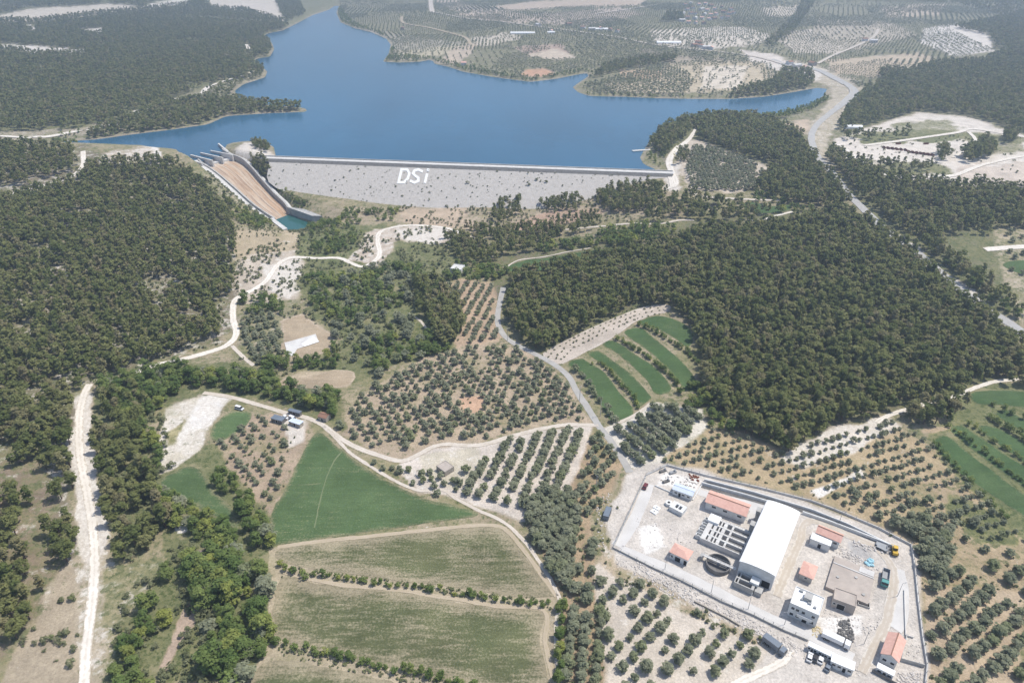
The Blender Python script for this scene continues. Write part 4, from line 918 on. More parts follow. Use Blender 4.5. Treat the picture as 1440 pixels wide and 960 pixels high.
# intake annexe at the near end of the hall
r = R((1032,817.5),(1059.4,829.7),(1040.6,803.5),2.9)
e = empty('intake_annexe', (r.x, r.y, r.g), r.rz, 'grey open-topped concrete chamber against the near end of the big white hall', 'chamber')
xs = [(f-.5)*r.w for f in (0,.04,.14,.2,.86,1)]; ys = [(f-.5)*r.d for f in (0,.07,.45,.56,.92,1)]
cell_block('chamber_wall', xs, ys, [[(j == 1 and i in (1,3)) or (j == 3 and i in (1,3)) for i in range(5)] for j in range(5)], r.h, .2, MAT['concrete'], e)
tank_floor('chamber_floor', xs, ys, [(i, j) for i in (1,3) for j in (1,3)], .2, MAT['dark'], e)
mb = MB(); mb.box((r.w*.42, r.d*.2, r.h+.5), (3.2, 3.4, 1.0)); mb.build('hatch_slab', MAT['white_wall'], e)
mb = MB(); mb.box((r.w*.5+1.6, -r.d*.1, .8), (2.6, 3.4, 2.6)); mb.build('side_box', MAT['concrete'], e)
# red-roofed and other houses
r = R((991,705),(1049.7,726.5),(1000.3,689),4.2)
building('chemical_house', 'long low house with a salmon red gable roof behind the settling basins', 'building', r, 'gable', 'x', 1.5, wins=[('near', x*r.w, 2.6, 1.8, 1.0) for x in (-.27, 0, .34)], doors=[('right', 0, 1.3, 2.4, 2.5)])
r = R((940.8,775.8),(967.5,788.3),(950,763.3),3.6)
building('pump_house', 'small red-roofed house with wide dark doors, alone in the left half of the plant yard', 'building', r, 'hip', 'x', 1.3, wins=[('near', -r.w*.35, 1.6, .9, 1.1)], doors=[('near', -.3, 1.25, 2.2, 2.4), ('near', r.w*.36, 1.25, 1.2, 2.4)])
r = R((945,687.5),(974,698),(948,677.5),3.0)
building('workshop_shed', 'low shed with pale blue metal roof near the top left plant corner', 'shed', r, 'gable', 'x', .6, roofm='blue_roof', wall='white_wall', over=.3, wins=[('near', x*r.w, 1.6, 1.2, .8) for x in (-.3, .05, .3)], doors=[('near', -.12*r.w, 1.05, 1.0, 2.0)])
r = R((1146.7,748),(1182.5,763),(1151.7,736.7),4.2)
building('transformer_house', 'red-roofed house with a white box annexe, right of the big hall along the top wall', 'building', r, 'gable', 'x', 1.3, wins=[('near', r.w*.3, 2.4, 1.4, 1.0)])
r = R((1140,757),(1167.5,767.5),(1142.5,749),3.4)
building('white_annexe', 'white flat-roofed annexe set against the front of the red-roofed house right of the hall', 'building', r, 'slab', over=.15, roofm='white_roof', doors=[('near', 0, 1.2, 1.2, 2.3)])
r = R((1123,806),(1144,815),(1132.5,789),3.2)
building('guard_hut', 'small square hut with a salmon hip roof between the hall and the bare concrete tank', 'building', r, 'hip', 'x', 1.2, wall='concrete', wins=[('near', 0, 1.9, .9, .9)], doors=[('right', 0, 1.15, 1.1, 2.2)])
r = R((1238,918),(1264.5,931.7),(1245,885),4.4)
building('storage_house', 'red-roofed store with a pale gable end in the lower right corner of the plant', 'building', r, 'gable', 'y', 1.5, wins=[('near', x*r.w, 2.0, 1.2, 1.0) for x in (-.2, .22)], doors=[('left', -r.d*.2, 1.5, 2.4, 2.8)])
r = R((1110.8,848),(1151.7,866),(1120.8,825),6.2)
e = building('office_block', 'white two-storey office block with a flat white roof and small front balcony', 'building', r, 'flat', roofm='white_roof', wins=[('near', x*r.w, 4.6, 1.1, 1.2) for x in (-.36, -.2, .0, .34)]+[('near', x*r.w, 1.6, 1.2, 1.2) for x in (-.36, -.15, .34)]+[('right', x*r.d, 4.6, 1.1, 1.2) for x in (-.3, 0, .3)]+[('left', x*r.d, 4.6, 1.1, 1.2) for x in (-.3, 0, .3)], doors=[('near', r.w*.1, 1.2, 1.6, 2.4)])
mb = MB(); mb.box((r.w*.08, -r.d/2-.8, 3.25), (5.2, 1.6, .25)); mb.box((r.w*.08, -r.d/2-1.55, 3.85), (5.2, .12, 1.0)); mb.build('balcony', MAT['white_wall'], e)
mb = MB(); mb.box((0, r.d*.12, r.h+.9), (2.8, 3.0, 1.6)); mb.build('roof_hatch', MAT['concrete'], e)
for x, y, s in ((-.28, .36, 1.3), (-.18, -.08, .8), (.1, -.1, 1.2), (.3, -.2, .9)):
    mb = MB(); mb.box((x*r.w, y*r.d, r.h+.45), (s, s*.8, .7)); mb.build('roof_unit', MAT['steel'], e)
r = R((1171.7,842),(1203.5,853.5),(1177.5,827),4.2)
e = building('pump_station', 'bare tan concrete block with raised roof rim and dark doorway beside the wide tank', 'building', r, 'flat', wall='tan_concrete', roofm='tan_concrete', parapet=.4, doors=[('near', -.1*r.w, 1.6, 2.6, 2.6)], wins=[('near', -.4*r.w, 2.4, .9, .9)])
r = R((1161,824),(1221,849),(1176,782),1.5)
e = empty('buried_tank', (r.x, r.y, r.g), r.rz, 'wide flat bare concrete tank roof in the right half of the plant yard', 'water tank')
mb = MB(); mb.box((0, 0, .45), (r.w, r.d, 2.1)); mb.build('tank_roof', MAT['tan_concrete'], e)
mb = MB(); mb.box((0, r.d*.28, 1.62), (r.w*.98, .5, .25)); mb.box((r.w*.3, r.d*.4, 1.6), (r.w*.35, r.d*.16, .2)); mb.build('rim', MAT['pale_concrete'], e)
for x, y in ((-.3, -.1), (.1, .1), (.35, -.3)):
    mb = MB(); mb.cyl((x*r.w, y*r.d, 1.5), .6, .35, 10); mb.build('manhole', MAT['concrete'], e)
r = R((1206.5,848.5),(1223.5,854),(1209,842.5),.8)
e = empty('open_sump', (r.x, r.y, r.g), r.rz, 'open rectangular pit with a dark inside, right of the bare tan concrete block', 'sump')
xs = [(f-.5)*r.w for f in (0,.06,.94,1)]; ys = [(f-.5)*r.d for f in (0,.08,.92,1)]
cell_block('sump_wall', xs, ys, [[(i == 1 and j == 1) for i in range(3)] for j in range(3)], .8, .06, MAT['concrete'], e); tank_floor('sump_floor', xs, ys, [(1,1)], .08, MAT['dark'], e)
r = R((941,711.5),(959.5,721),(949.5,704),2.2)
e = empty('valve_chamber', (r.x, r.y, r.g), r.rz, 'small white concrete chamber with dark top openings below the pale blue shed', 'chamber')
xs = [(f-.5)*r.w for f in (0,.3,.5,.56,.76,1)]; ys = [(f-.5)*r.d for f in (0,.25,.75,1)]
cell_block('chamber_wall', xs, ys, [[(j == 1 and i in (1,3)) for i in range(5)] for j in range(3)], r.h, .5, MAT['white_wall'], e); tank_floor('chamber_floor', xs, ys, [(1,1),(3,1)], .5, MAT['dark'], e)
mb = MB(); mb.cyl((-r.w/2-1.6, .6, -.3), 1.5, 1.7, 16); mb.build('round_shaft', MAT['white_wall'], e)
mb = MB(); mb.cyl((-r.w/2-1.6, .6, 1.4), .6, .06, 12); mb.build('shaft_cover', MAT['dark'], e)
for (a, c, d_) in (((914,718),(922,723),(918.5,714)), ((918,712.5),(926,717),(922,709.5))):
    r = R(a, c, d_, .45); e = empty('concrete_slab', (r.x, r.y, r.g), r.rz, 'thin white concrete slab, lower of the two near the valve chamber' if c[1] > 720 else 'thin white concrete slab, upper of the two near the valve chamber', 'slab')
    mb = MB(); mb.box((0, 0, .1), (r.w, r.d, .7)); mb.build('slab', MAT['white_roof'], e, .06); mb = MB(); mb.box((0, 0, .5), (.7, .7, .12)); mb.build('hatch', MAT['steel'], e)
r = R((1136.5,907),(1171,924),(1138,901.5),2.6)
building('site_cabin', 'long white site cabin with a row of small windows beside the plant entrance', 'cabin', r, 'slab', over=.12, roofm='white_roof', wins=[('near', x*r.w, 1.6, 1.0, .9) for x in (-.42, -.2, .02, .24, .42)], doors=[('near', x*r.w, 1.05, .9, 2.0) for x in (-.31, .13)])
r = R((1169,929),(1200.5,942),(1173.5,919.5),3.0)
building('site_office', 'wide white flat-roofed site office, right end of the entrance cabins', 'cabin', r, 'slab', over=.2, roofm='white_roof', wins=[('near', x*r.w, 1.8, 1.1, .9) for x in (-.35, -.1, .35)], doors=[('near', .12*r.w, 1.1, 1.0, 2.1)])
r = R((1233,938),(1256.5,950),(1234,931),2.6)
building('gatehouse', 'small white cabin in front of the red-roofed store with the pale gable', 'cabin', r, 'slab', over=.12, roofm='white_roof', wins=[('near', x*r.w, 1.6, 1.2, .8) for x in (-.3, .3)], doors=[('near', 0, 1.05, .9, 2.0)])
# walls: perimeter, long white walls, enclosures
def px_line_wall(name, label, pts, h, th, mat, post=0, posth=0, cat='wall', base=-.6):
    P = [ground(*p) for p in pts]; e = empty(name, tuple(P[0]), 0, label, cat); o = P[0]
    L = np.array(smooth_line([p[:2] for p in P], 1e9)); V = []; n = len(P)
    T = []
    for i in range(n):
        a = P[max(0, i-1)][:2]; c = P[min(n-1, i+1)][:2]; d = (c-a)/np.linalg.norm(c-a); T.append(np.array([-d[1], d[0]]))
    for i in range(n):
        for s, z in ((-1, base), (-1, h), (1, h), (1, base)):
            q = P[i][:2]+T[i]*th/2*s; V.append((q[0]-o[0], q[1]-o[1], P[i][2]-o[2]+z))
    F = [(i*4+j, i*4+(j+1) % 4, i*4+4+(j+1) % 4, i*4+4+j) for i in range(n-1) for j in range(4)]+[(0,3,2,1), (4*n-4, 4*n-3, 4*n-2, 4*n-1)]
    mb = MB(); mb.add(V, F); mb.build('wall_panel', MAT[mat], e)
    if post:
        D = np.array(smooth_line([p-o for p in P], post)) if False else None
        k = 0
        for i in range(n-1):
            d = P[i+1]-P[i]; L = np.linalg.norm(d[:2]); m = max(1, int(L/post))
            for j in range(m):
                if k >= 95: break
                q = P[i]+d*(j/m)-o; mb = MB(); mb.box((q[0], q[1], q[2]+h+posth/2), (.14, .14, posth)); mb.build('post', MAT['steel'], e); k += 1
        mb = MB()
        for z in (.45, .95):
            for i in range(n-1):
                d = P[i+1]-P[i]; L = np.linalg.norm(d[:2]); c = (P[i]+P[i+1])/2-o
                mb.box((c[0], c[1], c[2]+h+posth*z), (L, .05, .05), 0, math.atan2(d[1], d[0]))
        mb.build('fence_wire', MAT['steel'], e)
    return e
px_line_wall('boundary_wall', 'low pale concrete wall with wire fence along the plant beside the farm road', [(908,671),(862,771),(918,799),(960,818),(1014,846),(1060,866),(1100,886),(1136,901)], .9, .3, 'concrete', 3.2, 1.2)
px_line_wall('boundary_wall', 'pale concrete boundary wall along the top and right edge of the plant', [(908,669),(938,655),(995,670),(1065,686),(1140,705),(1173,717),(1235,743),(1281,767),(1286,800),(1291,850),(1297,898),(1303,935),(1299,975)], 1.0, .35, 'pale_concrete', 3.6, 1.0)
px_line_wall('long_white_wall', 'outer white kerb wall along the top of the plant', [(990,676),(1060,694),(1140,718),(1190,738),(1252,768)], 1.3, .45, 'white_wall')
px_line_wall('long_white_wall', 'inner white kerb wall behind the red-roofed houses', [(986,681),(1050,698.5),(1092,711)], 1.5, .45, 'white_wall')
px_line_wall('long_white_wall', 'white retaining wall continuing the kerb line right of the big hall', [(1128,722),(1160,733),(1200,748),(1238,763),(1262,773)], 1.5, .5, 'white_wall')
ribbon('wall_shade_strip', [(993,679.5),(1060,697),(1140,721.5),(1190,741.5),(1240,763)], 2.4, MAT['dark_stone_and_shade'], .14, 0)  # dark strip that paints the shade lying along the white walls
ribbon('wall_shade_strip', [(985,683.5),(1050,701.5),(1090,713)], 1.4, MAT['dark_stone_and_shade'], .14, 0)  # shorter strip, wall shade painted behind the inner wall
px_line_wall('enclosure_wall', 'low concrete wall closing a gravel plot right of the red-roofed store', [(1274,895),(1266.5,929),(1299,938)], 1.6, .3, 'concrete')
px_line_wall('yard_wall', 'thin pale wall line inside the right boundary of the plant', [(1271,830),(1272,865),(1273,894),(1284,897)], .8, .25, 'pale_concrete')
px_line_wall('yard_kerb', 'long low white kerb below the pale blue shed', [(921,683),(945,693.5),(974.5,703),(988,680)], .6, .35, 'white_wall', cat='kerb')
px_line_wall('retaining_wall', 'rust brown low retaining wall below the white spoil outside the plant', [(976,846),(1000,858),(1020,868),(1040,880)], .8, .4, 'stone')
px_line_wall('yard_fence', 'grey fence in front of the white gatehouse cabin', [(1226,944),(1240,952),(1256,961),(1270,968)], 1.4, .2, 'dark_concrete', cat='fence')
# yard surfaces
MAT['yard_drive'] = track_mat('yard_drive', (.50,.44,.37), (.45,.39,.32), (.60,.56,.50))
MAT['yard_slab'] = M2('yard_slab', (.60,.58,.555), (.53,.51,.485), .15, .95, amt=.06)
ribbon('yard_drive', [(1092,838),(1108,800),(1125,760),(1130,738),(1150,733),(1192,752),(1227,768),(1249,788),(1257,808),(1254,840),(1250,857),(1246,875),(1233,902),(1220,928),(1212,945)], 3.4, MAT['yard_drive'], .13)
ribbon('yard_drive', [(868,768),(890,735),(905,700),(912,680)], 5.0, MAT['yard_slab'], .10)
ribbon('yard_drive', [(872,772),(900,783),(960,808),(1020,838),(1080,868),(1140,893),(1200,925)], 4.6, MAT['yard_slab'], .10)
ribbon('yard_drive', [(1262,800),(1268,830),(1266,870),(1258,884)], 5.0, MAT['yard_slab'], .11)
ribbon('yard_drive', [(980,690),(1000,697),(1075,712)], 4.0, MAT['yard_slab'], .10)
ribbon('yard_drive', [(1055,712),(1066,716),(1060,735)], 6.5, MAT['yard_slab'], .115)
# ------------------------------------------------------------------ vehicles
def wheels(e, xs, w, r, wid):
    for x in xs:
        for s in (-1, 1):
            mb = MB(); mb.wheel((x, s*(w/2-.02), r), r, wid); o = mb.build('wheel', MAT['rubber'], e)
            mb = MB(); mb.wheel((x, s*(w/2+wid*.3), r), r*.55, wid*.5, 10); mb.build('rim', MAT['steel'], o)
def place(px, py, qx, qy):
    """ground position of a vehicle at one pixel, heading towards another"""
    A = ground(px, py); B = ground(qx, qy); BUILT.append((A[:2], 0, 3, 3))
    return (A[0], A[1], A[2]+.12), math.atan2(B[1]-A[1], B[0]-A[0])
def car(label, paint, loc, rz, group=None, van=False, lift=0):
    e = empty('van' if van else 'car', loc, rz, label, 'van' if van else 'car', group)
    L, W = (4.9, 1.9) if van else (4.3, 1.75); h = 1.95 if van else 1.45
    mb = MB()
    pr = [(-L/2, .35), (L/2, .35), (L/2, .75), (L/2-.15, .92), (L*.22, 1.0), (-L/2+.1, 1.0), (-L/2, .85)]
    mb.prism([(x, z) for x, z in pr], -W/2, W/2, axis='y'); mb.build('body', MAT[paint], e, .06)
    x0, x1, x2, x3 = (-L*.46, -L*.45, L*.2, L*.34) if van else (-L*.42, -L*.3, L*.08, L*.24)
    mb = MB(); y = W/2-.1; t = W/2-.24
    mb.add([(x0,-y,1.0),(x3,-y,1.0),(x3,y,1.0),(x0,y,1.0),(x1,-t,h-.04),(x2,-t,h-.04),(x2,t,h-.04),(x1,t,h-.04)], [(0,1,5,4),(1,2,6,5),(2,3,7,6),(3,0,4,7),(0,3,2,1),(4,5,6,7)]); mb.build('windows', MAT['glass'], e)
    mb = MB(); mb.box(((x1+x2)/2, 0, h), (x2-x1+.12, 2*t+.1, .09)); mb.build('roof', MAT[paint], e, .03)
    wheels(e, (-L*.31, L*.31), W, .33, .2)
    for s in (-1, 1):
        mb = MB(); mb.box((L/2+.01, s*W*.36, .72), (.06, .32, .14)); mb.build('headlight', MAT['whitepaint'], e)
    return e
def truck(name, label, loc, rz, L, W, cabm, boxm, kind='box', H=3.0, group=None):
    e = empty(name, loc, rz, label, 'truck', group)
    mb = MB(); mb.box((-.2, 0, .95), (L-.3, W*.42, .3)); mb.build('chassis', MAT['dark_concrete'], e)
    mb = MB(); cx = L/2-1.0
    mb.prism([(cx-1, .7), (cx+1, .7), (cx+1, 1.7), (cx+.72, 2.75), (cx-1, 2.75)], -W/2, W/2, axis='y'); cb_ = mb.build('cab', MAT[cabm], e, .06)
    mb = MB(); mb.add([(cx+1.005,-W*.44,1.75),(cx+1.005,W*.44,1.75),(cx+.78,W*.42,2.6),(cx+.78,-W*.42,2.6)], [(0,1,2,3)]); mb.build('windscreen', MAT['glass'], cb_)
    bl = L-2.4; bx = -L/2+bl/2
    if kind == 'box': mb = MB(); mb.box((bx, 0, (H+1.15)/2), (bl, W, H-1.15)); mb.build('cargo_box', MAT[boxm], e, .04)
    else:
        mb = MB(); zb, zt = 1.2, 2.6; mb.box((bx, 0, zb), (bl, W, .15)); mb.box((bx, -W/2+.06, (zb+zt)/2), (bl, .12, zt-zb)); mb.box((bx, W/2-.06, (zb+zt)/2), (bl, .12, zt-zb))
        mb.box((bx-bl/2+.06, 0, (zb+zt)/2), (.12, W-.25, zt-zb)); mb.box((bx+bl/2-.06, 0, (zb+zt)/2+.1), (.12, W-.25, zt-zb)); mb.build('tipper_bed', MAT[boxm], e)
    wheels(e, (L/2-1.2, -L/2+1.3, -L/2+2.5), W-.1, .48, .3)
    return e
car('dark red car parked along the left boundary wall of the plant', 'redpaint', *place(907,685,910,679))
car('white car at the left of the three parked before the entrance cabin', 'whitepaint', *place(1138.5,925,1140,919.5))
car('black car parked between two white cars before the entrance cabin', 'blackpaint', *place(1146,925.5,1148,920))
car('white car at the right of the three parked before the entrance cabin', 'whitepaint', *place(1154,928,1156,922.5))
car('blue-grey car parked apart beside the site office', 'greypaint', *place(1164.5,939,1167,935))
car('white van standing on the farm road above the small green field', 'whitepaint', *place(337,575.5,342,577), van=True)
car('white car beside the dark sheds on the dirt road', 'whitepaint', *place(402,588,406,590))
car('silver grey car parked on the white quarry yard', 'steel', *place(1189,272,1191,276))
car('white van parked by the pale shed right of the dirt road', 'whitepaint', *place(412,590,416,592), van=True)
truck('tipper_truck', 'tipper truck with teal cab and empty dark bed beside the yard loop', *place(1243.5,816,1242.5,824), 8.2, 2.5, 'teal', 'steel', 'tip')
truck('box_truck', 'dark-sided box truck with pale top on the track outside the plant wall', *place(1088,911,1096,917), 8.5, 2.5, 'greypaint', 'greypaint', 'box', 3.2)
truck('lorry', 'long white lorry parked beside the rubble heap inside the plant', *place(1174.5,903,1184,907.5), 9.5, 2.5, 'whitepaint', 'whitepaint', 'box', 2.9)
loc, rz = place(1257,777,1256,770)
e = empty('loader', loc, rz, 'yellow wheel loader parked near the top right corner of the plant', 'loader')
mb = MB(); mb.box((-1.0, 0, 1.35), (2.6, 1.9, 1.1)); mb.box((.9, 0, 1.1), (1.4, 1.2, .7)); mb.build('body', MAT['yellow'], e, .08)
mb = MB(); mb.box((-.1, 0, 2.5), (1.3, 1.4, 1.3)); mb.build('cab', MAT['glass'], e, .05); mb = MB(); mb.box((-.1, 0, 3.22), (1.5, 1.6, .14)); mb.build('cab_roof', MAT['yellow'], e)
mb = MB(); mb.prism([(2.6,.3),(3.7,.25),(3.6,.45),(2.85,.55),(2.9,1.5),(2.7,1.5)], -1.25, 1.25, axis='y'); mb.build('bucket', MAT['yellow'], e)
mb = MB()
for s in (-.55, .55): mb.box((2.0, s, 1.15), (1.7, .2, .35))
mb.build('lift_arm', MAT['yellow'], e); wheels(e, (-1.2, 1.1), 2.2, .68, .5)
for i, (a, lb) in enumerate((((1239,768.5,1244,770.5), 'grey flatbed trailer, upper of the two by the white retaining wall'), ((1240,772.5,1245,775), 'grey flatbed trailer, lower of the two by the white retaining wall'))):
    loc, rz = place(*a); e = empty('flatbed_trailer', loc, rz, lb, 'trailer'); mb = MB(); mb.box((0, 0, .95), (4.2, 2.0, .25)); mb.box((2.0, 0, 1.4), (.15, 2.3, .8)); mb.build('deck', MAT['steel'], e); wheels(e, (-1.8, -.8), 2.2, .42, .28)
    mb = MB(); mb.box((2.8, 0, .75), (1.4, .2, .2)); mb.build('drawbar', MAT['steel'], e)
# container, piles, rubble
loc, rz = place(853.5,725,857,715)
e = empty('shipping_container', loc, rz, 'dark grey steel container standing outside the left plant wall', 'container'); BUILT.append((np.array(loc[:2]), 0, 4, 4))
mb = MB(); mb.box((0, 0, 1.3), (6.0, 2.4, 2.5)); mb.build('shell', MAT['greypaint'], e, .03); mb = MB()
for k in range(-7, 8): [mb.box((k*.38, s*1.23, 1.3), (.16, .08, 2.2)) for s in (-1, 1)]
mb.build('corrugation', MAT['greypaint'], e); mb = MB()
for s in (-1, 1): mb.box((3.03, s*.58, 1.3), (.08, 1.08, 2.3))
mb.build('door', MAT['steel'], e)
ICO = bmesh.new(); bmesh.ops.create_icosphere(ICO, subdivisions=1, radius=1); IV = np.array([v.co[:] for v in ICO.verts]); IF = np.array([[v.index for v in f.verts] for f in ICO.faces]); ICO.free()
def stones(pts, rng, mat, name, parent=None, flat=.6, zf=None):
    """pts: (x, y, radius) -> one mesh of irregular stones on the ground"""
    pts = np.asarray(pts); n = len(pts); z = (zf or hgt)(pts[:, 0], pts[:, 1])
    V = IV[None]*(1+rng.uniform(-.35, .35, (n, len(IV), 1)))*pts[:, 2][:, None, None]*np.array([1,1,flat])
    a = rng.uniform(0, 6.28, n); c, s = np.cos(a)[:, None], np.sin(a)[:, None]
    X = V[..., 0]*c-V[..., 1]*s+pts[:, 0][:, None]; Y = V[..., 0]*s+V[..., 1]*c+pts[:, 1][:, None]; Z = V[..., 2]+z[:, None]+pts[:, 2][:, None]*.2
    F = (IF[None]+(np.arange(n)*len(IV))[:, None, None]).reshape(-1, 3)
    return mesh_np(name, np.stack([X, Y, Z], -1).reshape(-1, 3), F, mat, parent)
def in_px_pts(poly, n, rng):
    W = np.array([ground(*p)[:2] for p in poly]); lo, hi = W.min(0), W.max(0); out = []
    q = rng.uniform(lo, hi, (n*6, 2)); q = q[inpoly(q[:, 0], q[:, 1], W)][:n]; return q
q = in_px_pts([(1180,875),(1193,870),(1200,890),(1198,905),(1185,904),(1178,892)], 220, RNG)
o = stones(np.column_stack([q[:130], RNG.uniform(.2, .7, len(q[:130]))]), RNG, MAT['dark_concrete'], 'rubble_heap', flat=.9); tag(o, 'heap of dark broken concrete beside the long white lorry', 'rubble heap')
q = in_px_pts([(1142,882),(1150,880),(1160,888),(1150,896),(1142,894)], 60, RNG)
o = stones(np.column_stack([q, RNG.uniform(.15, .42, len(q))]), RNG, MAT['sand'], 'material_heap', flat=.5); tag(o, 'scatter of yellowish building material before the white office block', 'material heap')
q = in_px_pts([(1218,786),(1227,787),(1229,795),(1222,797),(1216,792)], 26, RNG)
o = stones(np.column_stack([q, RNG.uniform(.4, .9, len(q))]), RNG, MAT['tarp'], 'tarp_heap', flat=.5); tag(o, 'crumpled bright blue tarpaulin behind the wide bare tank', 'tarpaulin')
# spoil, kerb stones and broken rock around the plant
pts = []
for poly, n, lo, hi in (([(868,780),(960,826),(1060,880),(1060,895),(950,842),(866,792)], 300, .1, .38), ([(895,790),(930,805),(990,835),(1010,860),(960,845),(890,808)], 300, .1, .5),
        ([(1060,880),(1110,900),(1135,915),(1110,925),(1065,905)], 200, .1, .45), ([(840,700),(860,690),(850,770),(836,770)], 120, .1, .45), ([(1000,845),(1060,870),(1090,890),(1080,900),(1010,860)], 160, .1, .45),
        ([(1272,905),(1296,905),(1298,932),(1270,926)], 40, .1, .35), ([(1262,945),(1296,945),(1296,965),(1262,965)], 120, .15, .5), ([(1170,780),(1240,800),(1222,805),(1175,790)], 80, .1, .5),
        ([(1180,765),(1225,790),(1200,790),(1176,778)], 110, .15, .5), ([(1100,890),(1220,945),(1200,955),(1100,915)], 60, .1, .4), ([(935,660),(985,675),(975,690),(930,675)], 70, .15, .6),
        ([(890,715),(960,750),(985,775),(900,770)], 70, .1, .4), ([(1200,760),(1252,772),(1250,780),(1200,770)], 50, .2, .7), ([(1150,850),(1240,870),(1230,895),(1160,880)], 110, .1, .4)):
    q = in_px_pts(poly, n, RNG); pts.append(np.column_stack([q, RNG.uniform(lo, hi, len(q))**1.0]))
tag(stones(np.concatenate(pts), RNG, MAT['white_rubble'], 'rubble'), kind='stuff')
# equipment lying in the walled corner by the pale blue shed
for (x, y, lb, m_) in ((932,663,'dark pump casing lying by the top left corner of the plant wall','dark_concrete'), (936.5,677.5,'dark pump casing lying left of the pale blue shed','dark_concrete'), (946,665,'grey pump casing lying between the top wall and the blue shed','steel')):
    A = ground(x, y); e = empty('pump_casing', tuple(A), .4, lb, 'pump'); mb = MB(); mb.box((0,0,.5), (3.4, 1.3, 1.0)); mb.build('body', MAT[m_], e, .12); mb = MB(); mb.cyl((1.0, 0, 1.0), .45, .8, 10); mb.build('flange', MAT['steel'], e)
q = in_px_pts([(968,664),(982,670),(984,678),(972,675)], 40, RNG)
o = stones(np.column_stack([q, RNG.uniform(.25, .7, len(q))]), RNG, MAT['rust'], 'scrap_heap', flat=.6); tag(o, 'brown heap of scrap right of the pale blue shed', 'scrap heap')
# lamp posts
lp = None
for i, (x, y) in enumerate(((935,800),(1052,856),(1000,833),(1103,878),(1010,700),(1180,735),(1262,838),(1215,905))):
    A = ground(x, y)
    if lp is None:
        lp = empty('lamp_post', tuple(A), 0, 'thin grey lamp post standing in the plant yard', 'lamp post', 'lamp posts of the plant'); mb = MB(); mb.cyl((0,0,0), .11, 7, 8, r2=.06); mb.build('pole', MAT['steel'], lp); mb = MB(); mb.box((.7,0,7.0), (1.5,.1,.1)); mb.box((1.4,0,6.95), (.6,.25,.12)); mb.build('lamp_head', MAT['steel'], lp)
    else:
        d = lp.copy(); COL.objects.link(d); d.location = tuple(A); d.rotation_euler.z = i*1.1
        for ch in lp.children:
            k = ch.copy(); COL.objects.link(k); k.parent = d
# power poles
pp = None
for i, (x, y) in enumerate(((713.5,479),(815,563),(898,650),(844,585),(541,400),(700,420),(838,690))):
    A = ground(x, y)
    if pp is None:
        pp = empty('power_pole', tuple(A), 0, 'slim grey power pole with a crossbar beside the farm road', 'power pole', 'power poles in the groves'); mb = MB(); mb.cyl((0,0,-.3), .16, 9.3, 8, r2=.10); mb.build('pole', MAT['concrete'], pp); mb = MB(); mb.box((0,0,8.6), (1.8,.12,.12)); [mb.cyl((s*.8,0,8.66), .06, .25, 6) for s in (-1,0,1)]; mb.build('crossbar', MAT['steel'], pp)
    else:
        d = pp.copy(); COL.objects.link(d); d.location = tuple(A); d.rotation_euler.z = .5+i*.3
        for ch in pp.children:
            k = ch.copy(); COL.objects.link(k); k.parent = d
# ------------------------------------------------------------------ small buildings in the fields
r = R((613.5,655),(625.5,664),(622,644),2.6)
e = building('stone_hut', 'lone grey stone hut in the olive grove above the green triangular field', 'hut', r, 'flat', wall='stone', roofm='tan_concrete', parapet=.25, doors=[('left', 0, 1.0, 1.1, 1.9)])
r = R((446,585.5),(458,589),(449,577.5),2.4); building('farm_hut', 'little hut with an old red roof at the bend of the dirt road', 'hut', r, 'gable', 'x', .8, wall='stone', roofm='old_tile', over=.2, doors=[('near', 0, 1.0, 1.0, 1.9)])
r = R((381,588),(396,592),(384,582.5),2.2); building('farm_shed', 'dark grey shed with a flat roof on the field side of the dirt road', 'shed', r, 'slab', wall='dark_concrete', roofm='greypaint', over=.2, doors=[('near', 0, 1.0, 1.2, 1.9)])
r = R((405,577),(421,581),(407,574),2.2); building('farm_shed', 'long dark shed under the trees across the dirt road', 'shed', r, 'slab', wall='dark_concrete', roofm='greypaint', over=.2, doors=[('near', 0, 1.0, 1.2, 1.9)])
r = R((406,592),(421,597),(409,587),2.2); building('farm_shed', 'pale shed right of the white car at the dirt road', 'shed', r, 'slab', wall='stone', roofm='blue_roof', over=.2, doors=[('near', 0, 1.0, 1.2, 1.9)])
r = R((633,378),(648,380),(636,371),3.0); building('ruined_house', 'small white flat-roofed house at the edge of the dark trees below the dam', 'house', r, 'flat', roofm='pale_concrete', wins=[('near', 1, 1.6, .9, .9)], doors=[('near', -1.2, 1.05, 1.0, 2.0)])
A, B = ground(402,500), ground(452,478)
e = empty('concrete_slab', tuple(A), 0, 'long flat pale concrete floor slab on the bare brown plot', 'slab')
P = [ground(*p) for p in ((400,482.5),(444,470),(448,480),(418,491),(411,501),(405,501))]; mb = MB(); n = len(P)
V = [(p[0]-A[0], p[1]-A[1], p[2]-A[2]+.35) for p in P]+[(p[0]-A[0], p[1]-A[1], p[2]-A[2]-.6) for p in P]
mb.add(V, [tuple(range(n))]+[(i, n+i, n+(i+1) % n, (i+1) % n) for i in range(n)]); mb.build('slab', MAT['pale_concrete'], e)
P = [ground(*p) for p in ((424,484),(442,474),(449,481),(428,488))]; mb = MB(); n = 4
V = [(p[0]-A[0], p[1]-A[1], p[2]-A[2]+.5) for p in P]+[(p[0]-A[0], p[1]-A[1], p[2]-A[2]+.30) for p in P]
mb.add(V, [tuple(range(n))]+[(i, n+i, n+(i+1) % n, (i+1) % n) for i in range(n)]); mb.build('white_topping', MAT['white_roof'], e)
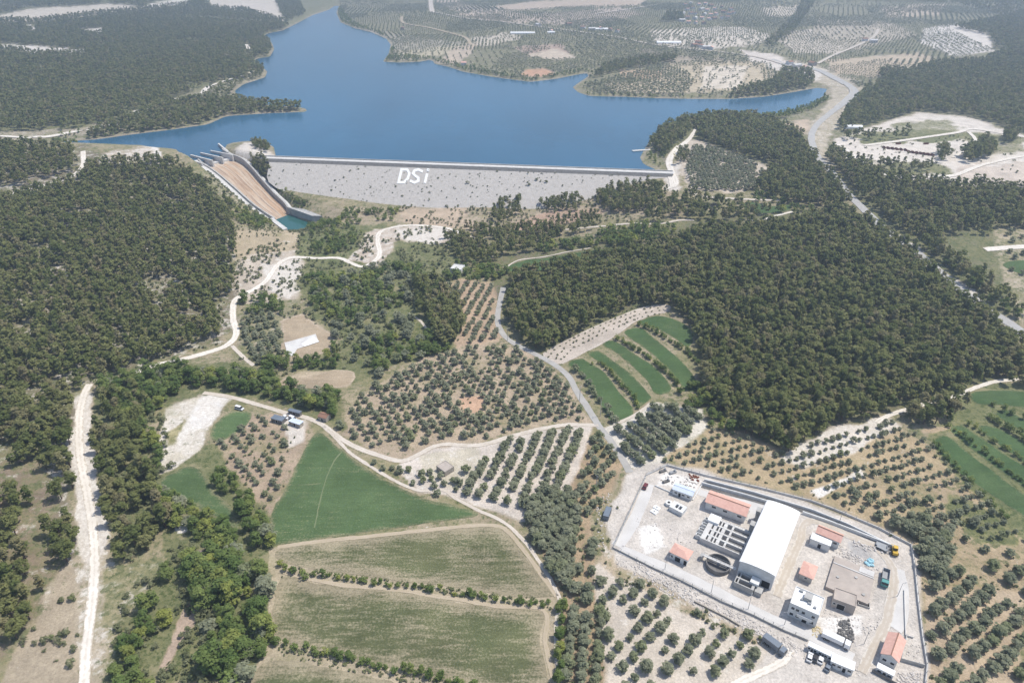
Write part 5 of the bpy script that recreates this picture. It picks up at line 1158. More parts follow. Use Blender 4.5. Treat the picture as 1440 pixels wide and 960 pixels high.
# ------------------------------------------------------------------ quarry: rows of rust-red skips
def skip_mesh():
    mb = MB(); L, W, H, t = 4.4, 1.9, 1.5, .12
    o = [(-L/2,0),(L/2,0),(L/2+.7,H),(-L/2-.7,H)]
    for s in (-1, 1): mb.prism(o, s*W/2-t/2, s*W/2+t/2, axis='y')
    mb.box((0,0,.1), (L, W-.15, .15))
    for s in (-1, 1): mb.add([(s*L/2,-W/2+.07,.05),(s*L/2,W/2-.07,.05),(s*(L/2+.7),W/2-.07,H),(s*(L/2+.7),-W/2+.07,H)], [(0,1,2,3)])
    for k in (-1.6, 0, 1.6):
        for s in (-1, 1): mb.box((k, s*(W/2+.1), H/2), (.15, .1, H))
    return mb
sk = None
for row, lb in (((1243,208.5,1273,212,6), 'rust red open skip in the upper row on the white quarry yard'), ((1278,214.5,1311,219,7), 'rust red open skip in the lower row on the white quarry yard')):
    for k in range(row[4]):
        t = k/(row[4]-1); A = ground(row[0]+(row[2]-row[0])*t, row[1]+(row[3]-row[1])*t); BUILT.append((A[:2], 0, 3, 3))
        if sk is None: sk = skip_mesh().build('skip', MAT['rust']); d = sk
        else: d = sk.copy(); COL.objects.link(d)
        d.location = tuple(A+np.array([0, 0, .1])); d.rotation_euler.z = 1.5+RNG.uniform(-.15, .15); tag(d, lb, 'skip', 'skips, '+('upper' if row[4] == 6 else 'lower')+' row')
for x, y, lb in ((1263,203,'rusty open skip standing alone above the rows'), (1302,203,'rusty open skip beside the dark pines in the quarry')):
    A = ground(x, y); d = sk.copy(); COL.objects.link(d); d.location = tuple(A); d.rotation_euler.z = .2; tag(d, lb, 'skip'); del d['group']
# ------------------------------------------------------------------ far houses
def house_mesh(L, W, H, rise, wall, roof):
    mb = MB(); mb.prism(gable_prof(W/2, H, rise, -1.5), -L/2, L/2, 0, 'x'); h = W/2+.3
    z0 = H-.3*rise/(W/2); mb.prism([(-h, z0+.05),(0, H+rise+.05),(h, z0+.05),(h, z0+.25),(0, H+rise+.25),(-h, z0+.25)], -L/2-.3, L/2+.3, 1, 'x')
    for k in (-.3, .05, .32): mb.box((k*L, -W/2, H*.5), (1.0, .12, 1.1), 2)
    return mb, [MAT[wall], MAT[roof], MAT['glass']]
HP = []
for L, W, wall, roof in ((10,8,'white_wall','old_tile'),(12,8,'stone','old_tile'),(9,7,'white_wall','red_tile'),(14,9,'pale_concrete','pale_concrete')):
    mb, mm = house_mesh(L, W, 4.5, 1.6, wall, roof); HP.append((mb, mm, []))
vill = [(963,9),(972,6),(982,8),(992,7),(1000,10),(966,15),(975,13),(985,15),(995,16),(1006,14),(1014,12),(970,20),(979,21),(989,22),(998,23),(1007,21),(1016,19),(1024,21),(966,26),(976,28),(986,28),(996,29),(1005,28),(1014,27),(1023,26),(958,31),(968,33),(979,34),(990,34),(1028,15),(1031,20),(960,20)]
farm = [(976,66),(985,67),(993,69),(1000,70),(982,62),(820,41),(832,43),(845,42),(858,44),(868,46),(757,37),(775,46),(800,36),(1110,91),(1120,95),(1132,98),(1142,92),(1216,58),(1228,60),(652,92),(566,42)]
def far_house(i, x, y, lb, grp):
    mb, mm, made = HP[i % 4]; A = ground(x, y)
    if made: o = made[0].copy(); COL.objects.link(o)
    else: o = mb.build('house', mm); made.append(o)
    o.location = tuple(A); o.rotation_euler.z = RNG.uniform(-.6, .6)+(1.57 if RNG.random() < .4 else 0); BUILT.append((A[:2], 0, 9, 9)); tag(o, lb, 'house', grp)
for i, (x, y) in enumerate(vill): far_house(i*7+i//3, x+RNG.uniform(-1.5,1.5), y+RNG.uniform(-.6,.6), 'tiny pale house with a dull roof, packed in the village beyond the lake', 'village houses beyond the lake')
for i, (x, y) in enumerate(farm): far_house(i*3+1, x, y, 'tiny farm house scattered among the olive groves beyond the lake', 'farm houses among far groves')
gh = None
for (x, y, L, lb) in ((735,47.5,52,'long white greenhouse by the far road left of the village'), (845,42,30,'white-roofed greenhouse among the far farm houses'), (940,61,46,'white plastic greenhouse beside the far road below the village'), (775,47,16,'small white greenhouse right of the longest one'), (1200,180.5,18,'white-roofed open shed at the left end of the quarry')):
    A = ground(x, y); mb = MB(); n = 8; W = 14 if L > 20 else 8
    mb.prism([(-W/2,-1),(W/2,-1)]+[(W/2*math.cos(math.pi*i/n), 1.5+2.2*math.sin(math.pi*i/n)) for i in range(n+1)], -L/2, L/2)
    o = mb.build('greenhouse', MAT['white_roof']); o.location = tuple(A); o.rotation_euler.z = RNG.uniform(-.15, .1); tag(o, lb, 'greenhouse'); BUILT.append((A[:2], 0, L/2, L/2))
# ------------------------------------------------------------------ trees and shrubs
def cloud(rng, nclump, nleaf, leaf, R, z0, z1, shape, clumpr):
    """leaf-sized faces on the skins of many clumps spread through a crown; unit: metres"""
    V = []; 
    for k in range(nclump):
        a = rng.uniform(0, 6.283); t = rng.uniform(0, 1)
        if shape == 'pine':                       # uneven tiers, broad low, ragged top
            h = t**.85; rr = R*(1-.72*h)*math.sqrt(rng.uniform(.05, 1))
        elif shape == 'round':
            h = t; rr = R*math.sqrt(max(.02, 1-(1.7*h-.75)**2))*math.sqrt(rng.uniform(.1, 1))*.88
        else: h = t; rr = R*(1-.9*h)*math.sqrt(rng.uniform(.1, 1))
        c = np.array([rr*math.cos(a), rr*math.sin(a), z0+(z1-z0)*h]); cr = clumpr*rng.uniform(.65, 1.25)
        n = rng.normal(size=(nleaf, 3)); n[:, 2] = np.abs(n[:, 2])*1.0-.15; n /= np.linalg.norm(n, axis=1)[:, None]
        p = c+n*cr*rng.uniform(.6, 1.05, (nleaf, 1))*np.array([1, 1, .75])
        nn = n*.8+rng.normal(size=(nleaf, 3))*.32; nn[:, 2] += .75; nn /= np.linalg.norm(nn, axis=1)[:, None]
        u = np.cross(nn, rng.normal(size=(nleaf, 3))); u /= np.linalg.norm(u, axis=1)[:, None]; w = np.cross(nn, u)
        s = leaf*rng.uniform(.6, 1.25, (nleaf, 1)); e = rng.uniform(.5, 1, (nleaf, 1))
        V.append(np.stack([p-u*s-w*s*e*.6, p+u*s*.8-w*s*e, p+u*s+w*s*e*.7, p-u*s*.7+w*s*e], 1))
    return np.concatenate(V).reshape(-1, 3)
def trunk_np(H, r, n=6, lean=(.25, .15)):
    V = []
    for z, k in ((-.5, 1.25), (H*.4, .85), (H, .35)):
        V += [(r*k*math.cos(6.283*i/n)+lean[0]*z/H, r*k*math.sin(6.283*i/n)+lean[1]*z/H, z) for i in range(n)]
    F = [(k*n+i, k*n+(i+1) % n, (k+1)*n+(i+1) % n, (k+1)*n+i) for k in range(2) for i in range(n)]
    # three limbs
    b = len(V)
    for a in (0.4, 2.5, 4.6):
        c = math.cos(a); s = math.sin(a); b = len(V)
        for t, k in ((.55, .4), (.9, .15)):
            x, y, z = c*H*.28*(t-.5)*2+lean[0]*t, s*H*.28*(t-.5)*2+lean[1]*t, H*(t-.05)
            V += [(x+r*k*math.cos(6.283*i/4), y+r*k*math.sin(6.283*i/4), z) for i in range(4)]
        F += [(b+i, b+(i+1) % 4, b+4+(i+1) % 4, b+4+i) for i in range(4)]
    return np.array(V), np.array(F)
KIND = { # hi-res (clumps, leaves, leaf size), lo-res, far; crown radius, base, top, shape, clump radius, trunk height / radius
 'pine':  ((28, 34, .32), (20, 14, .50), (9, 5, 1.0), 2.55, 2.6, 10.0, 'pine', 1.05, 7.5, .2),
 'olive': ((30, 34, .25), (20, 14, .42), (6, 5, .85), 2.0, .9, 3.7, 'round', .82, 2.2, .19),
 'leafy': ((30, 36, .32), (18, 16, .52), (7, 6, 1.2), 3.0, 1.6, 7.6, 'round', 1.35, 4.5, .22),
 'shrub': ((7, 20, .18), (5, 9, .30), (3, 4, .55), .85, .25, 1.35, 'round', .5, .7, .06),
}
NAMES = {'pine': ('pine_tree', 'pine tree'), 'olive': ('olive_tree', 'olive tree'), 'leafy': ('broadleaf_tree', 'tree'), 'shrub': ('shrub', 'shrub')}
TR = np.random.default_rng(21)
PROTO = {}
for kd, (hi, lo, fr, R_, z0, z1, shp, cr, th, tr_) in KIND.items():
    PROTO[kd] = {lv: [cloud(TR, a[0], a[1], a[2], R_*TR.uniform(.9, 1.1)*(1.22 if kd == 'pine' and v > 1 else 1), z0+(.8 if kd == 'pine' and v > 1 else 0), z1*TR.uniform(.92, 1.08)*(.88 if kd == 'pine' and v > 1 else 1), 'round' if kd == 'pine' and v > 1 else shp, cr*(1.1 if kd == 'pine' and v > 1 else 1)) for v in range(5)] for lv, a in (('hi', hi), ('lo', lo), ('far', fr))}
ROADSEG = [(L[::3] if len(L) > 12 else L, w+(4.5 if w > 6 and len(L) > 300 else 1.2 if w < 2.1 and len(L) > 80 else 0)) for L, w in ROADW]
def keep_off(X, Y, roadpad=1.2, fieldpad=.3):
    ok = np.ones(len(X), bool)
    for L, w in ROADSEG:
        lo = L.min(0)-w-4; hi = L.max(0)+w+4
        i = np.nonzero(ok & (X > lo[0]) & (X < hi[0]) & (Y > lo[1]) & (Y < hi[1]))[0]
        if len(i): ok[i[segdist(X[i], Y[i], L) < w+roadpad]] = False
    for A in FIELDW:
        lo, hi = A.min(0), A.max(0)
        i = np.nonzero(ok & (X > lo[0]) & (X < hi[0]) & (Y > lo[1]) & (Y < hi[1]))[0]
        if len(i): ok[i[inpoly(X[i], Y[i], A)]] = False
    for c, rz, hw, hd in BUILT:
        dx, dy = X-c[0], Y-c[1]; u = dx*math.cos(rz)+dy*math.sin(rz); v = -dx*math.sin(rz)+dy*math.cos(rz)
        ok &= ~((np.abs(u) < hw+.8) & (np.abs(v) < hd+.8))
    return ok
TREES = {k: [] for k in KIND}       # rows: x, y, scale, rotation, stand index
STANDS = []
def stand(label, group):
    STANDS.append((label, group)); return len(STANDS)-1
PLANT_PX = [(862,770),(884,664),(940,652),(995,667),(1140,702),(1235,738),(1284,763),(1306,935),(1306,990),(1130,985),(1090,900),(1010,850),(918,806)]
def scatter(kind, poly, sp, st, keep=1.0, smin=.8, smax=1.2, rows=None, clump=None, roadpad=1.4, holes=(), jit=.38, seed=[0], shore=True):
    """trees over the ground seen inside a photo outline; rows = heading of planted rows in radians"""
    P = np.array(poly, float)
    W = np.array([ground(min(max(x, -700), 2140), max(y, -2))[:2] for x, y in smooth_line(list(P), 60, True)])
    seed[0] += 1; rng = np.random.default_rng(1000+seed[0])
    lo, hi = W.min(0)-5, W.max(0)+5; c = (lo+hi)/2; D = np.linalg.norm(hi-lo)/2
    sx, sy = (sp, sp*.866) if np.isscalar(sp) else sp
    nx, ny = int(2*D/sx)+2, int(2*D/sy)+2
    i, j = np.meshgrid(np.arange(nx), np.arange(ny)); off = (j % 2)*.5 if rows is None else 0
    x = (i+off-nx/2)*sx; y = (j-ny/2)*sy
    jj = jit if rows is None else .10
    x = x+rng.uniform(-jj, jj, x.shape)*sx; y = y+rng.uniform(-jj, jj, y.shape)*sy
    a = rows if rows is not None else rng.uniform(0, 1.5)
    X = (c[0]+x*math.cos(a)-y*math.sin(a)).ravel(); Y = (c[1]+x*math.sin(a)+y*math.cos(a)).ravel()
    k = (X > lo[0]) & (X < hi[0]) & (Y > max(lo[1], 60)) & (Y < hi[1]); X, Y = X[k], Y[k]
    Z = hgt(X, Y); px, py, _ = project(X, Y, Z)
    k = inpoly(px, py, P)
    for h in holes: k &= ~inpoly(px, py, h)
    if clump: k &= fbm(X, Y, clump[0], 77, 3) > clump[1]
    k &= rng.uniform(0, 1, len(X)) < keep
    if shore: k &= lake_d(X, Y) > 1.5
    X, Y = X[k], Y[k]
    k = keep_off(X, Y, roadpad); X, Y = X[k], Y[k]
    n = len(X)
    TREES[kind].append(np.column_stack([X, Y, rng.uniform(smin, smax, n), rng.uniform(0, 6.283, n), np.full(n, st)]))
    return n
def row_of(kind, pts, sp, st, smin=.7, smax=1.1, jit=.8, n=None):
    W = np.array([ground(*p)[:2] for p in pts]); L = np.array(smooth_line(list(W), .5)); rng = np.random.default_rng(len(pts)*31+int(pts[0][0]))
    s = np.concatenate([[0], np.cumsum(np.linalg.norm(np.diff(L, axis=0), axis=1))]); q = np.arange(0, s[-1], sp); q = q+rng.uniform(-.3, .3, len(q))*sp
    X = np.interp(q, s, L[:, 0])+rng.normal(size=len(q))*jit; Y = np.interp(q, s, L[:, 1])+rng.normal(size=len(q))*jit
    m = len(q); TREES[kind].append(np.column_stack([X, Y, rng.uniform(smin, smax, m), rng.uniform(0, 6.283, m), np.full(m, st)]))
# stands of pine
S_left = stand('dark green pine in the rocky wood left of the white dirt road', 'pines of the left wood')
S_strip = stand('pine in the mixed trees between white dirt road and green field', 'pines right of the dirt road')
S_spur = stand('pine in the dense wood behind the plant and terraced crops', 'pines of the dense wood')
S_dam = stand('dark pine in the groves between the dam and the dense wood', 'pines below the dam')
S_quarry = stand('pine on or around the white quarry yard by the highway', 'pines around the quarry')
S_far = stand('distant pine on the shore of the lake', 'pines by the lake')
S_shore = stand('bushy tree along the far lake shore', 'trees along the lake shore')
ROCKS = [[(195,395),(245,390),(262,408),(215,420)],[(262,360),(280,362),(283,380),(262,378)],[(30,455),(55,462),(50,480),(22,472)],[(300,425),(318,420),(322,445),(308,450)],[(80,535),(130,530),(120,560),(100,600),(92,560)]]
scatter('pine', [(-500,275),(0,284),(60,268),(112,254),(125,236),(150,232),(225,228),(262,236),(290,258),(325,290),(332,330),(330,415),(316,452),(306,478),(262,492),(215,508),(190,522),(150,532),(124,538),(-500,540)], 4.8, S_left, .95, .66, 1.12, clump=(26,.27), holes=ROCKS)
scatter('pine', [(-500,535),(122,535),(106,560),(100,640),(104,700),(112,775),(92,800),(60,850),(30,905),(0,940),(-500,990)], 5.2, S_left, .9, .75, 1.2, clump=(22,.36), holes=[[(45,770),(75,790),(60,830),(40,830)],[(50,690),(85,700),(80,715),(45,712)]])
scatter('pine', [(-500,198),(60,207),(103,212),(112,232),(100,245),(50,260),(-500,280)], 5.2, S_left, .9, .75, 1.1, clump=(26,.3))
scatter('pine', [(140,565),(190,555),(215,580),(205,640),(220,700),(255,750),(235,785),(170,790),(152,720),(133,640)], 6.0, S_strip, .9, .85, 1.2, clump=(20,.32))
scatter('pine', [(718,402),(722,388),(775,378),(830,366),(890,354),(940,346),(975,328),(1040,324),(1100,318),(1160,300),(1205,308),(1252,338),(1300,372),(1362,425),(1420,470),(1428,520),(1388,545),(1340,556),(1300,565),(1235,584),(1170,600),(1130,620),(1110,640),(1085,630),(1060,615),(1030,600),(1000,575),(985,545),(988,520),(975,480),(960,452),(942,428),(890,430),(845,452),(800,474),(765,497),(735,480),(712,450)], 4.3, S_spur, .96, .66, 1.2, clump=(30,.14))
scatter('pine', [(1425,470),(1700,520),(1700,590),(1430,545),(1395,545)], 5.4, S_spur, .9, .8, 1.2)
scatter('pine', [(1268,578),(1310,572),(1345,560),(1375,556),(1372,575),(1340,590),(1320,600),(1290,606),(1270,598)], 5.2, S_spur, .95, .8, 1.25, clump=(16,.25))
scatter('pine', [(838,276),(862,266),(925,263),(938,270),(930,288),(900,300),(860,300),(838,290)], 4.8, S_dam, .95, .7, 1.05, clump=(20,.2))
scatter('pine', [(935,290),(965,272),(990,285),(1050,285),(1100,300),(1040,312),(975,312),(935,318),(905,312),(905,300)], 5.6, S_dam, .75, .75, 1.1, clump=(18,.25))
scatter('pine', [(625,335),(660,322),(720,325),(780,318),(830,305),(850,318),(790,335),(760,352),(720,360),(690,375),(650,372),(630,360)], 5.2, S_dam, .95, .7, 1.0, clump=(24,.24))
scatter('pine', [(583,400),(610,395),(635,420),(655,450),(650,475),(625,490),(605,470),(588,440)], 4.8, S_dam, .98, .8, 1.15)
scatter('pine', [(742,280),(755,262),(775,258),(772,275)], 5, S_dam, .9, .6, .9); scatter('pine', [(755,290),(800,278),(820,285),(810,297),(770,298)], 5, S_dam, .95, .6, .95)
scatter('pine', [(690,305),(700,285),(732,282),(735,300),(700,318)], 5.0, S_dam, .85, .6, .95)
scatter('pine', [(350,222),(372,226),(380,243),(372,254),(356,240)], 3.6, S_dam, 1, .7, .95); scatter('pine', [(352,203),(366,202),(381,206),(380,216),(362,212)], 4, S_dam, 1, .55, .8)
scatter('pine', [(905,215),(912,190),(932,180),(960,170),(1000,166),(1060,166),(1100,174),(1130,190),(1145,215),(1150,240),(1180,262),(1200,285),(1180,296),(1110,290),(1062,272),(1080,240),(1100,235),(1040,218),(1000,205),(978,194),(962,200),(945,216),(930,220),(918,208)], 5.0, S_far, .97, .8, 1.15, clump=(30,.16), holes=[[(1092,174),(1135,168),(1140,180),(1125,195),(1098,178)]])
scatter('pine', [(955,215),(965,212),(968,228),(950,232)], 5, S_far, 1, .7, 1.0)
scatter('pine', [(1180,235),(1215,238),(1240,252),(1300,258),(1350,262),(1440,270),(1700,300),(1700,340),(1440,322),(1395,330),(1330,332),(1320,350),(1390,400),(1440,440),(1440,470),(1405,440),(1330,385),(1290,350),(1235,318),(1205,285),(1190,262)], 5.2, S_quarry, .9, .75, 1.2, clump=(22,.26))
scatter('pine', [(1155,222),(1170,210),(1195,225),(1190,245),(1170,242)], 5.2, S_quarry, .9, .8, 1.1)
scatter('pine', [(1195,232),(1262,234),(1270,244),(1200,250)], 6, S_quarry, .75, .8, 1.2); scatter('pine', [(1270,233),(1312,234),(1312,241),(1275,241)], 5, S_quarry, .9, .6, .85)
scatter('pine', [(1345,218),(1375,200),(1400,205),(1395,222),(1360,232)], 5.2, S_quarry, .8, .9, 1.3); scatter('pine', [(1408,192),(1425,186),(1430,198),(1412,204)], 5, S_quarry, 1, .9, 1.2)
scatter('pine', [(1316,214),(1332,208),(1334,226),(1320,230)], 5, S_quarry, .8, .9, 1.2); scatter('pine', [(1180,190),(1225,188),(1280,186),(1280,196),(1215,200),(1182,200)], 8, S_quarry, .5, .8, 1.1)
scatter('pine', [(1195,140),(1250,112),(1310,92),(1380,87),(1420,70),(1440,62),(2100,40),(2100,200),(1440,187),(1360,162),(1290,157),(1215,178),(1190,188),(1178,180)], 6.2, S_far, .97, .9, 1.2, clump=(50,.2))
scatter('pine', [(1100,100),(1140,104),(1145,118),(1135,130),(1075,140),(1040,142),(1025,138),(1030,130),(1080,120),(1095,110)], 6.0, S_far, 1, .9, 1.2)
scatter('pine', [(830,110),(850,95),(900,84),(950,80),(950,88),(900,96),(860,104),(840,110)], 6.2, S_far, 1, .8, 1.1)
scatter('pine', [(1235,100),(1270,100),(1275,110),(1240,118)], 6.2, S_far, 1, .8, 1.1)
scatter('pine', [(1105,38),(1120,18),(1130,-2),(1150,-2),(1136,20),(1115,48),(1085,68),(1072,66)], 8, S_far, .7, .9, 1.2)
scatter('pine', [(940,20),(960,22),(962,30),(930,32)], 7, S_far, .9, .9, 1.2); scatter('pine', [(1340,40),(1440,20),(1900,-2),(1900,70),(1440,60),(1420,72),(1400,70),(1390,50)], 7, S_far, .9, .9, 1.2)
scatter('pine', [(1440,30),(1440,-2),(1200,-2),(1350,8)], 9, S_far, .5, .9, 1.2)
scatter('pine', [(-500,188),(90,184),(165,170),(235,142),(290,122),(372,104),(376,95),(346,88),(384,78),(384,60),(366,52),(420,38),(300,30),(200,24),(130,28),(60,36),(-500,50)], 6.4, S_far, .93, .85, 1.15, clump=(60,.27), holes=[[(0,61),(40,64),(120,71),(122,77),(60,77),(0,70)],[(38,36),(55,38),(50,46),(38,44)],[(110,42),(145,40),(146,50),(112,48)],[(190,155),(220,152),(215,166),(190,164)]])
scatter('pine', [(285,132),(330,112),(362,98),(372,96),(378,106),(345,120),(325,132),(300,142),(250,148)], 6, S_far, .75, .6, 1.0, clump=(30,.3))
scatter('leafy', [(75,203),(90,188),(165,172),(235,150),(300,150),(440,152),(440,160),(300,178),(235,188),(150,200)], 6, S_shore, .45, .35, .7)
scatter('pine', [(-500,18),(200,-2),(420,-2),(430,20),(400,35),(300,26),(240,26),(130,24),(60,34),(-500,50)], 8, S_far, .8, .9, 1.2, clump=(70,.34), holes=[P for P, *_ in FIELD_FAR[:3]])
scatter('pine', [(90,200),(170,172),(235,146),(300,142),(360,140),(400,138),(440,154),(380,162),(300,178),(235,188),(160,196)], 5.5, S_far, .95, .8, 1.1, clump=(30,.24))
# olives
def orchard(poly, sp, lb, gr, rows, keep=.95, smin=.8, smax=1.15, clump=None, holes=(), kind='olive'):
    return scatter(kind, poly, sp, stand(lb, gr), keep, smin, smax, rows=rows, clump=clump, holes=holes, roadpad=1.0)
orchard([(472,600),(500,562),(525,545),(600,507),(660,487),(722,490),(770,516),(795,540),(815,575),(826,592),(790,594),(720,608),(670,618),(620,618),(580,634),(540,636),(500,616),(480,606)], (4.7,5.2), 'round grey-green olive in the big reddish grove beside the farm road', 'olives of the reddish grove', .5, .86, .6, 1.1, holes=[[(645,560),(680,555),(678,578),(652,582)]])
orchard([(622,398),(690,400),(699,440),(703,478),(660,486),(645,460),(640,430)], (4.0,6.0), 'olive in the rows on red soil above the farm road bend', 'olives on the red strip', 1.35, .95, .7, 1.0)
orchard([(690,640),(725,615),(762,605),(828,601),(818,640),(800,690),(778,722),(735,720),(690,710),(645,694),(636,672),(670,655)], (4.4,6.2), 'olive in straight rows on pale soil above the track junction', 'olives on the pale rows', 1.25, .95, .8, 1.2)
orchard([(560,664),(600,660),(640,675),(660,702),(620,700),(580,688)], (4.4,4.8), 'olive on the bank between the stone hut and green triangular field', 'olives below the stone hut', .3, .9, .6, .9)
orchard([(500,640),(530,646),(570,655),(560,672),(530,662),(505,650)], (4.6,4.4), 'olive in the narrow strip above the green triangular field', 'olives on the field bank', .0, .85, .6, .9)
orchard([(735,715),(770,690),(800,688),(812,700),(815,760),(800,830),(790,845),(775,805),(755,765),(742,740)], (3.9,4.0), 'olive in the crowded old grove right of the patchy field', 'olives of the crowded grove', .6, .95, .9, 1.35)
orchard([(838,606),(862,640),(868,665),(850,690),(835,725),(815,720),(815,690),(826,640)], (4.6,4.8), 'olive on brown grass between pale rows and plant road', 'olives on the brown plot', .9, .9, .75, 1.1)
orchard([(790,850),(815,800),(835,760),(842,800),(845,860),(850,985),(792,985)], (4.5,4.8), 'olive on the brown strip beside the tan field path', 'olives of the brown strip', 1.4, .8, .8, 1.25)
orchard([(842,815),(870,812),(905,828),(960,858),(1010,872),(1060,900),(1078,925),(1045,950),(1010,985),(855,985)], (5.2,5.6), 'round olive on the pale plot below the plant wall', 'olives on the pale plot', .75, .84, .6, 1.15)
orchard([(848,604),(878,600),(920,572),(970,578),(985,590),(945,636),(905,655),(882,648)], (3.9,6.6), 'olive in dense rows on white soil above the plant gate', 'olives above the plant', 2.15, .97, .95, 1.3)
orchard([(905,655),(950,640),(1010,598),(1060,618),(1110,645),(1170,608),(1250,592),(1300,618),(1340,655),(1400,712),(1440,760),(1380,760),(1330,730),(1290,735),(1235,730),(1150,695),(1060,675),(990,660),(940,648)], (4.2,5.2), 'small young olive on the dry slope behind the plant', 'young olives behind the plant', .35, .88, .42, .82)
orchard([(1160,700),(1215,690),(1290,700),(1350,720),(1400,755),(1360,770),(1300,762),(1240,735)], (6,6), 'middling olive above the top right corner of the plant', 'olives by the plant corner', .8, .5, .7, 1.0)
orchard([(1240,738),(1290,728),(1330,745),(1345,775),(1330,815),(1300,825),(1292,790),(1285,762)], (4.0,4.2), 'large old olive right of the plant corner', 'large olives by the plant corner', .8, .95, 1.0, 1.5)
orchard([(1305,840),(1295,820),(1345,800),(1400,830),(1440,850),(1700,900),(1700,990),(1308,990)], (5.2,5.8), 'big round olive in rows right of the plant wall', 'olives right of the plant', .55, .9, .85, 1.25)
orchard([(1380,770),(1440,760),(1700,800),(1700,850),(1440,840),(1400,820)], (7,7), 'olive on the dry slope in the lower right', 'olives on the dry slope', .5, .55, .8, 1.2)
orchard([(305,625),(335,596),(358,583),(400,595),(405,620),(398,670),(380,718),(350,690),(322,662)], (4.3,5.6), 'small olive on reddish soil between the two green fields', 'olives between green fields', 2.3, .72, .5, .9)
orchard([(340,458),(365,432),(393,452),(398,498),(372,520),(352,500)], (4.6,5.0), 'grey olive left of the bare brown plot with the floor slab', 'olives by the bare plot', .5, .85, .8, 1.15)
orchard([(965,238),(975,205),(1010,212),(1050,225),(1080,245),(1060,268),(1000,270),(968,262)], (4.6,5.2), 'olive in the grove beside the lake end of the dam', 'olives beside the dam', .6, .92, .8, 1.2)
orchard([(1400,325),(1440,318),(1700,330),(1700,400),(1440,395),(1420,380)], (6,8), 'olive beyond the highway at the right edge', 'olives beyond the highway', .5, .7, .8, 1.1)
row_of('olive', [(812,520),(840,560),(870,600)], 5.5, stand('olive on the verge between farm road and first green terrace', 'olives on the road verge'), .7, 1.2)
S_bare = stand('tiny sapling on the pale bare strip beside the dense wood', 'saplings on the bare strip')
BS = np.array([ground(*p)[:2] for p in [(775,505),(797,485),(847,460),(897,440),(935,434)]]); Lb = np.array(smooth_line(list(BS), .5)); 
for o_ in (-6, -2, 2, 6):
    Tn = np.gradient(Lb, axis=0); Tn /= np.linalg.norm(Tn, axis=1)[:, None]; q = Lb+np.stack([-Tn[:, 1], Tn[:, 0]], 1)*o_; q = q[6:-6:8]+RNG.normal(size=(len(q[6:-6:8]), 2))*.4
    TREES['shrub'].append(np.column_stack([q, RNG.uniform(.5, .85, len(q)), RNG.uniform(0, 6, len(q)), np.full(len(q), S_bare)]))
# far groves: rows of olives in blocks, each block with its own heading
def far_olives():
    out = []; rng = np.random.default_rng(5)
    st = stand('distant olive in the groves beyond the lake', 'far olives')
    cells = []
    for bx in np.arange(-1500, 2600, 130):
        for by in np.arange(860, 2700, 150):
            cells.append((bx+rng.uniform(-40, 40), by+rng.uniform(-45, 45), rng.uniform(0, 3.14), rng.choice([0.45, .8, .95, .95]), rng.uniform(6.2, 8.8), rng.uniform(.7, 1.1)))
    C = np.array(cells)
    polys = [([(478,-2),(475,14),(500,36),(545,52),(553,70),(542,84),(590,85),(613,88),(690,104),(745,112),(825,100),(850,92),(930,80),(1090,92),(1150,92),(1250,75),(1330,85),(1400,70),(1330,40),(1440,10),(1440,-2)], 1),
             ([(815,122),(850,112),(935,90),(1000,83),(1085,92),(1095,108),(1040,128),(1000,136),(900,136),(830,133)], 1), ([(1150,96),(1230,85),(1330,85),(1250,108),(1205,125),(1185,112)], 1), ([(250,28),(335,30),(330,42),(262,40)], 1),
             ([(1440,-2),(1330,30),(1900,60),(1900,-2)], .6)]
    bare = [P for P, *_ in (FIELD_FAR[0], FIELD_FAR[1], FIELD_FAR[2], FIELD_FAR[3], FIELD_FAR[4], FIELD_FAR[8], FIELD_FAR[15])]
    for ci, (cx, cy, a, dens, sp, sc) in enumerate(C):
        n = 18; i, j = np.meshgrid(np.arange(-n, n), np.arange(-n, n))
        x = (i*sp*.8+rng.uniform(-.5, .5, i.shape)).ravel(); y = (j*sp*1.42+rng.uniform(-.4, .4, i.shape)).ravel()
        X = cx+x*math.cos(a)-y*math.sin(a); Y = cy+x*math.sin(a)+y*math.cos(a)
        k = (np.abs(X-cx) < 130) & (np.abs(Y-cy) < 150); X, Y = X[k], Y[k]
        d = (X[:, None]-C[None, :, 0])**2+(Y[:, None]-C[None, :, 1])**2*.8
        k = d.argmin(1) == ci; X, Y = X[k], Y[k]
        px, py, _ = project(X, Y, hgt(X, Y)); k = np.zeros(len(X), bool)
        for P, f in polys: k |= inpoly(px, py, P) & (rng.uniform(0, 1, len(X)) < f)
        for P in bare: k &= ~inpoly(px, py, P)
        k &= (rng.uniform(0, 1, len(X)) < dens) & (lake_d(X, Y) > 3) & (px > -150) & (px < 1590) & (py > -8)
        X, Y = X[k], Y[k]
        k = keep_off(X, Y, 2); X, Y = X[k], Y[k]
        out.append(np.column_stack([X, Y, rng.uniform(.8, 1.15, len(X))*sc, rng.uniform(0, 6, len(X)), np.full(len(X), st)]))
    return np.concatenate(out)
TREES['olive'].append(far_olives())
scatter('leafy', [(476,8),(500,34),(545,50),(555,72),(548,80),(600,80),(690,100),(745,110),(826,98),(832,110),(745,120),(690,113),(613,96),(535,92),(530,60),(490,46),(466,20)], 7, S_shore, .85, .45, .8)
scatter('leafy', [(800,124),(830,133),(930,136),(1030,137),(1080,134),(1080,140),(1030,143),(930,142),(830,140),(800,130)], 6, S_shore, .7, .35, .6)
scatter('leafy', [(1160,135),(1140,148),(1118,154),(1093,160),(1050,164),(1000,165),(1000,172),(1093,168),(1140,156),(1165,140)], 5.5, S_shore, .85, .5, .8)
scatter('leafy', [(905,222),(920,208),(935,215),(945,235),(925,240)], 5, S_shore, .5, .35, .6)
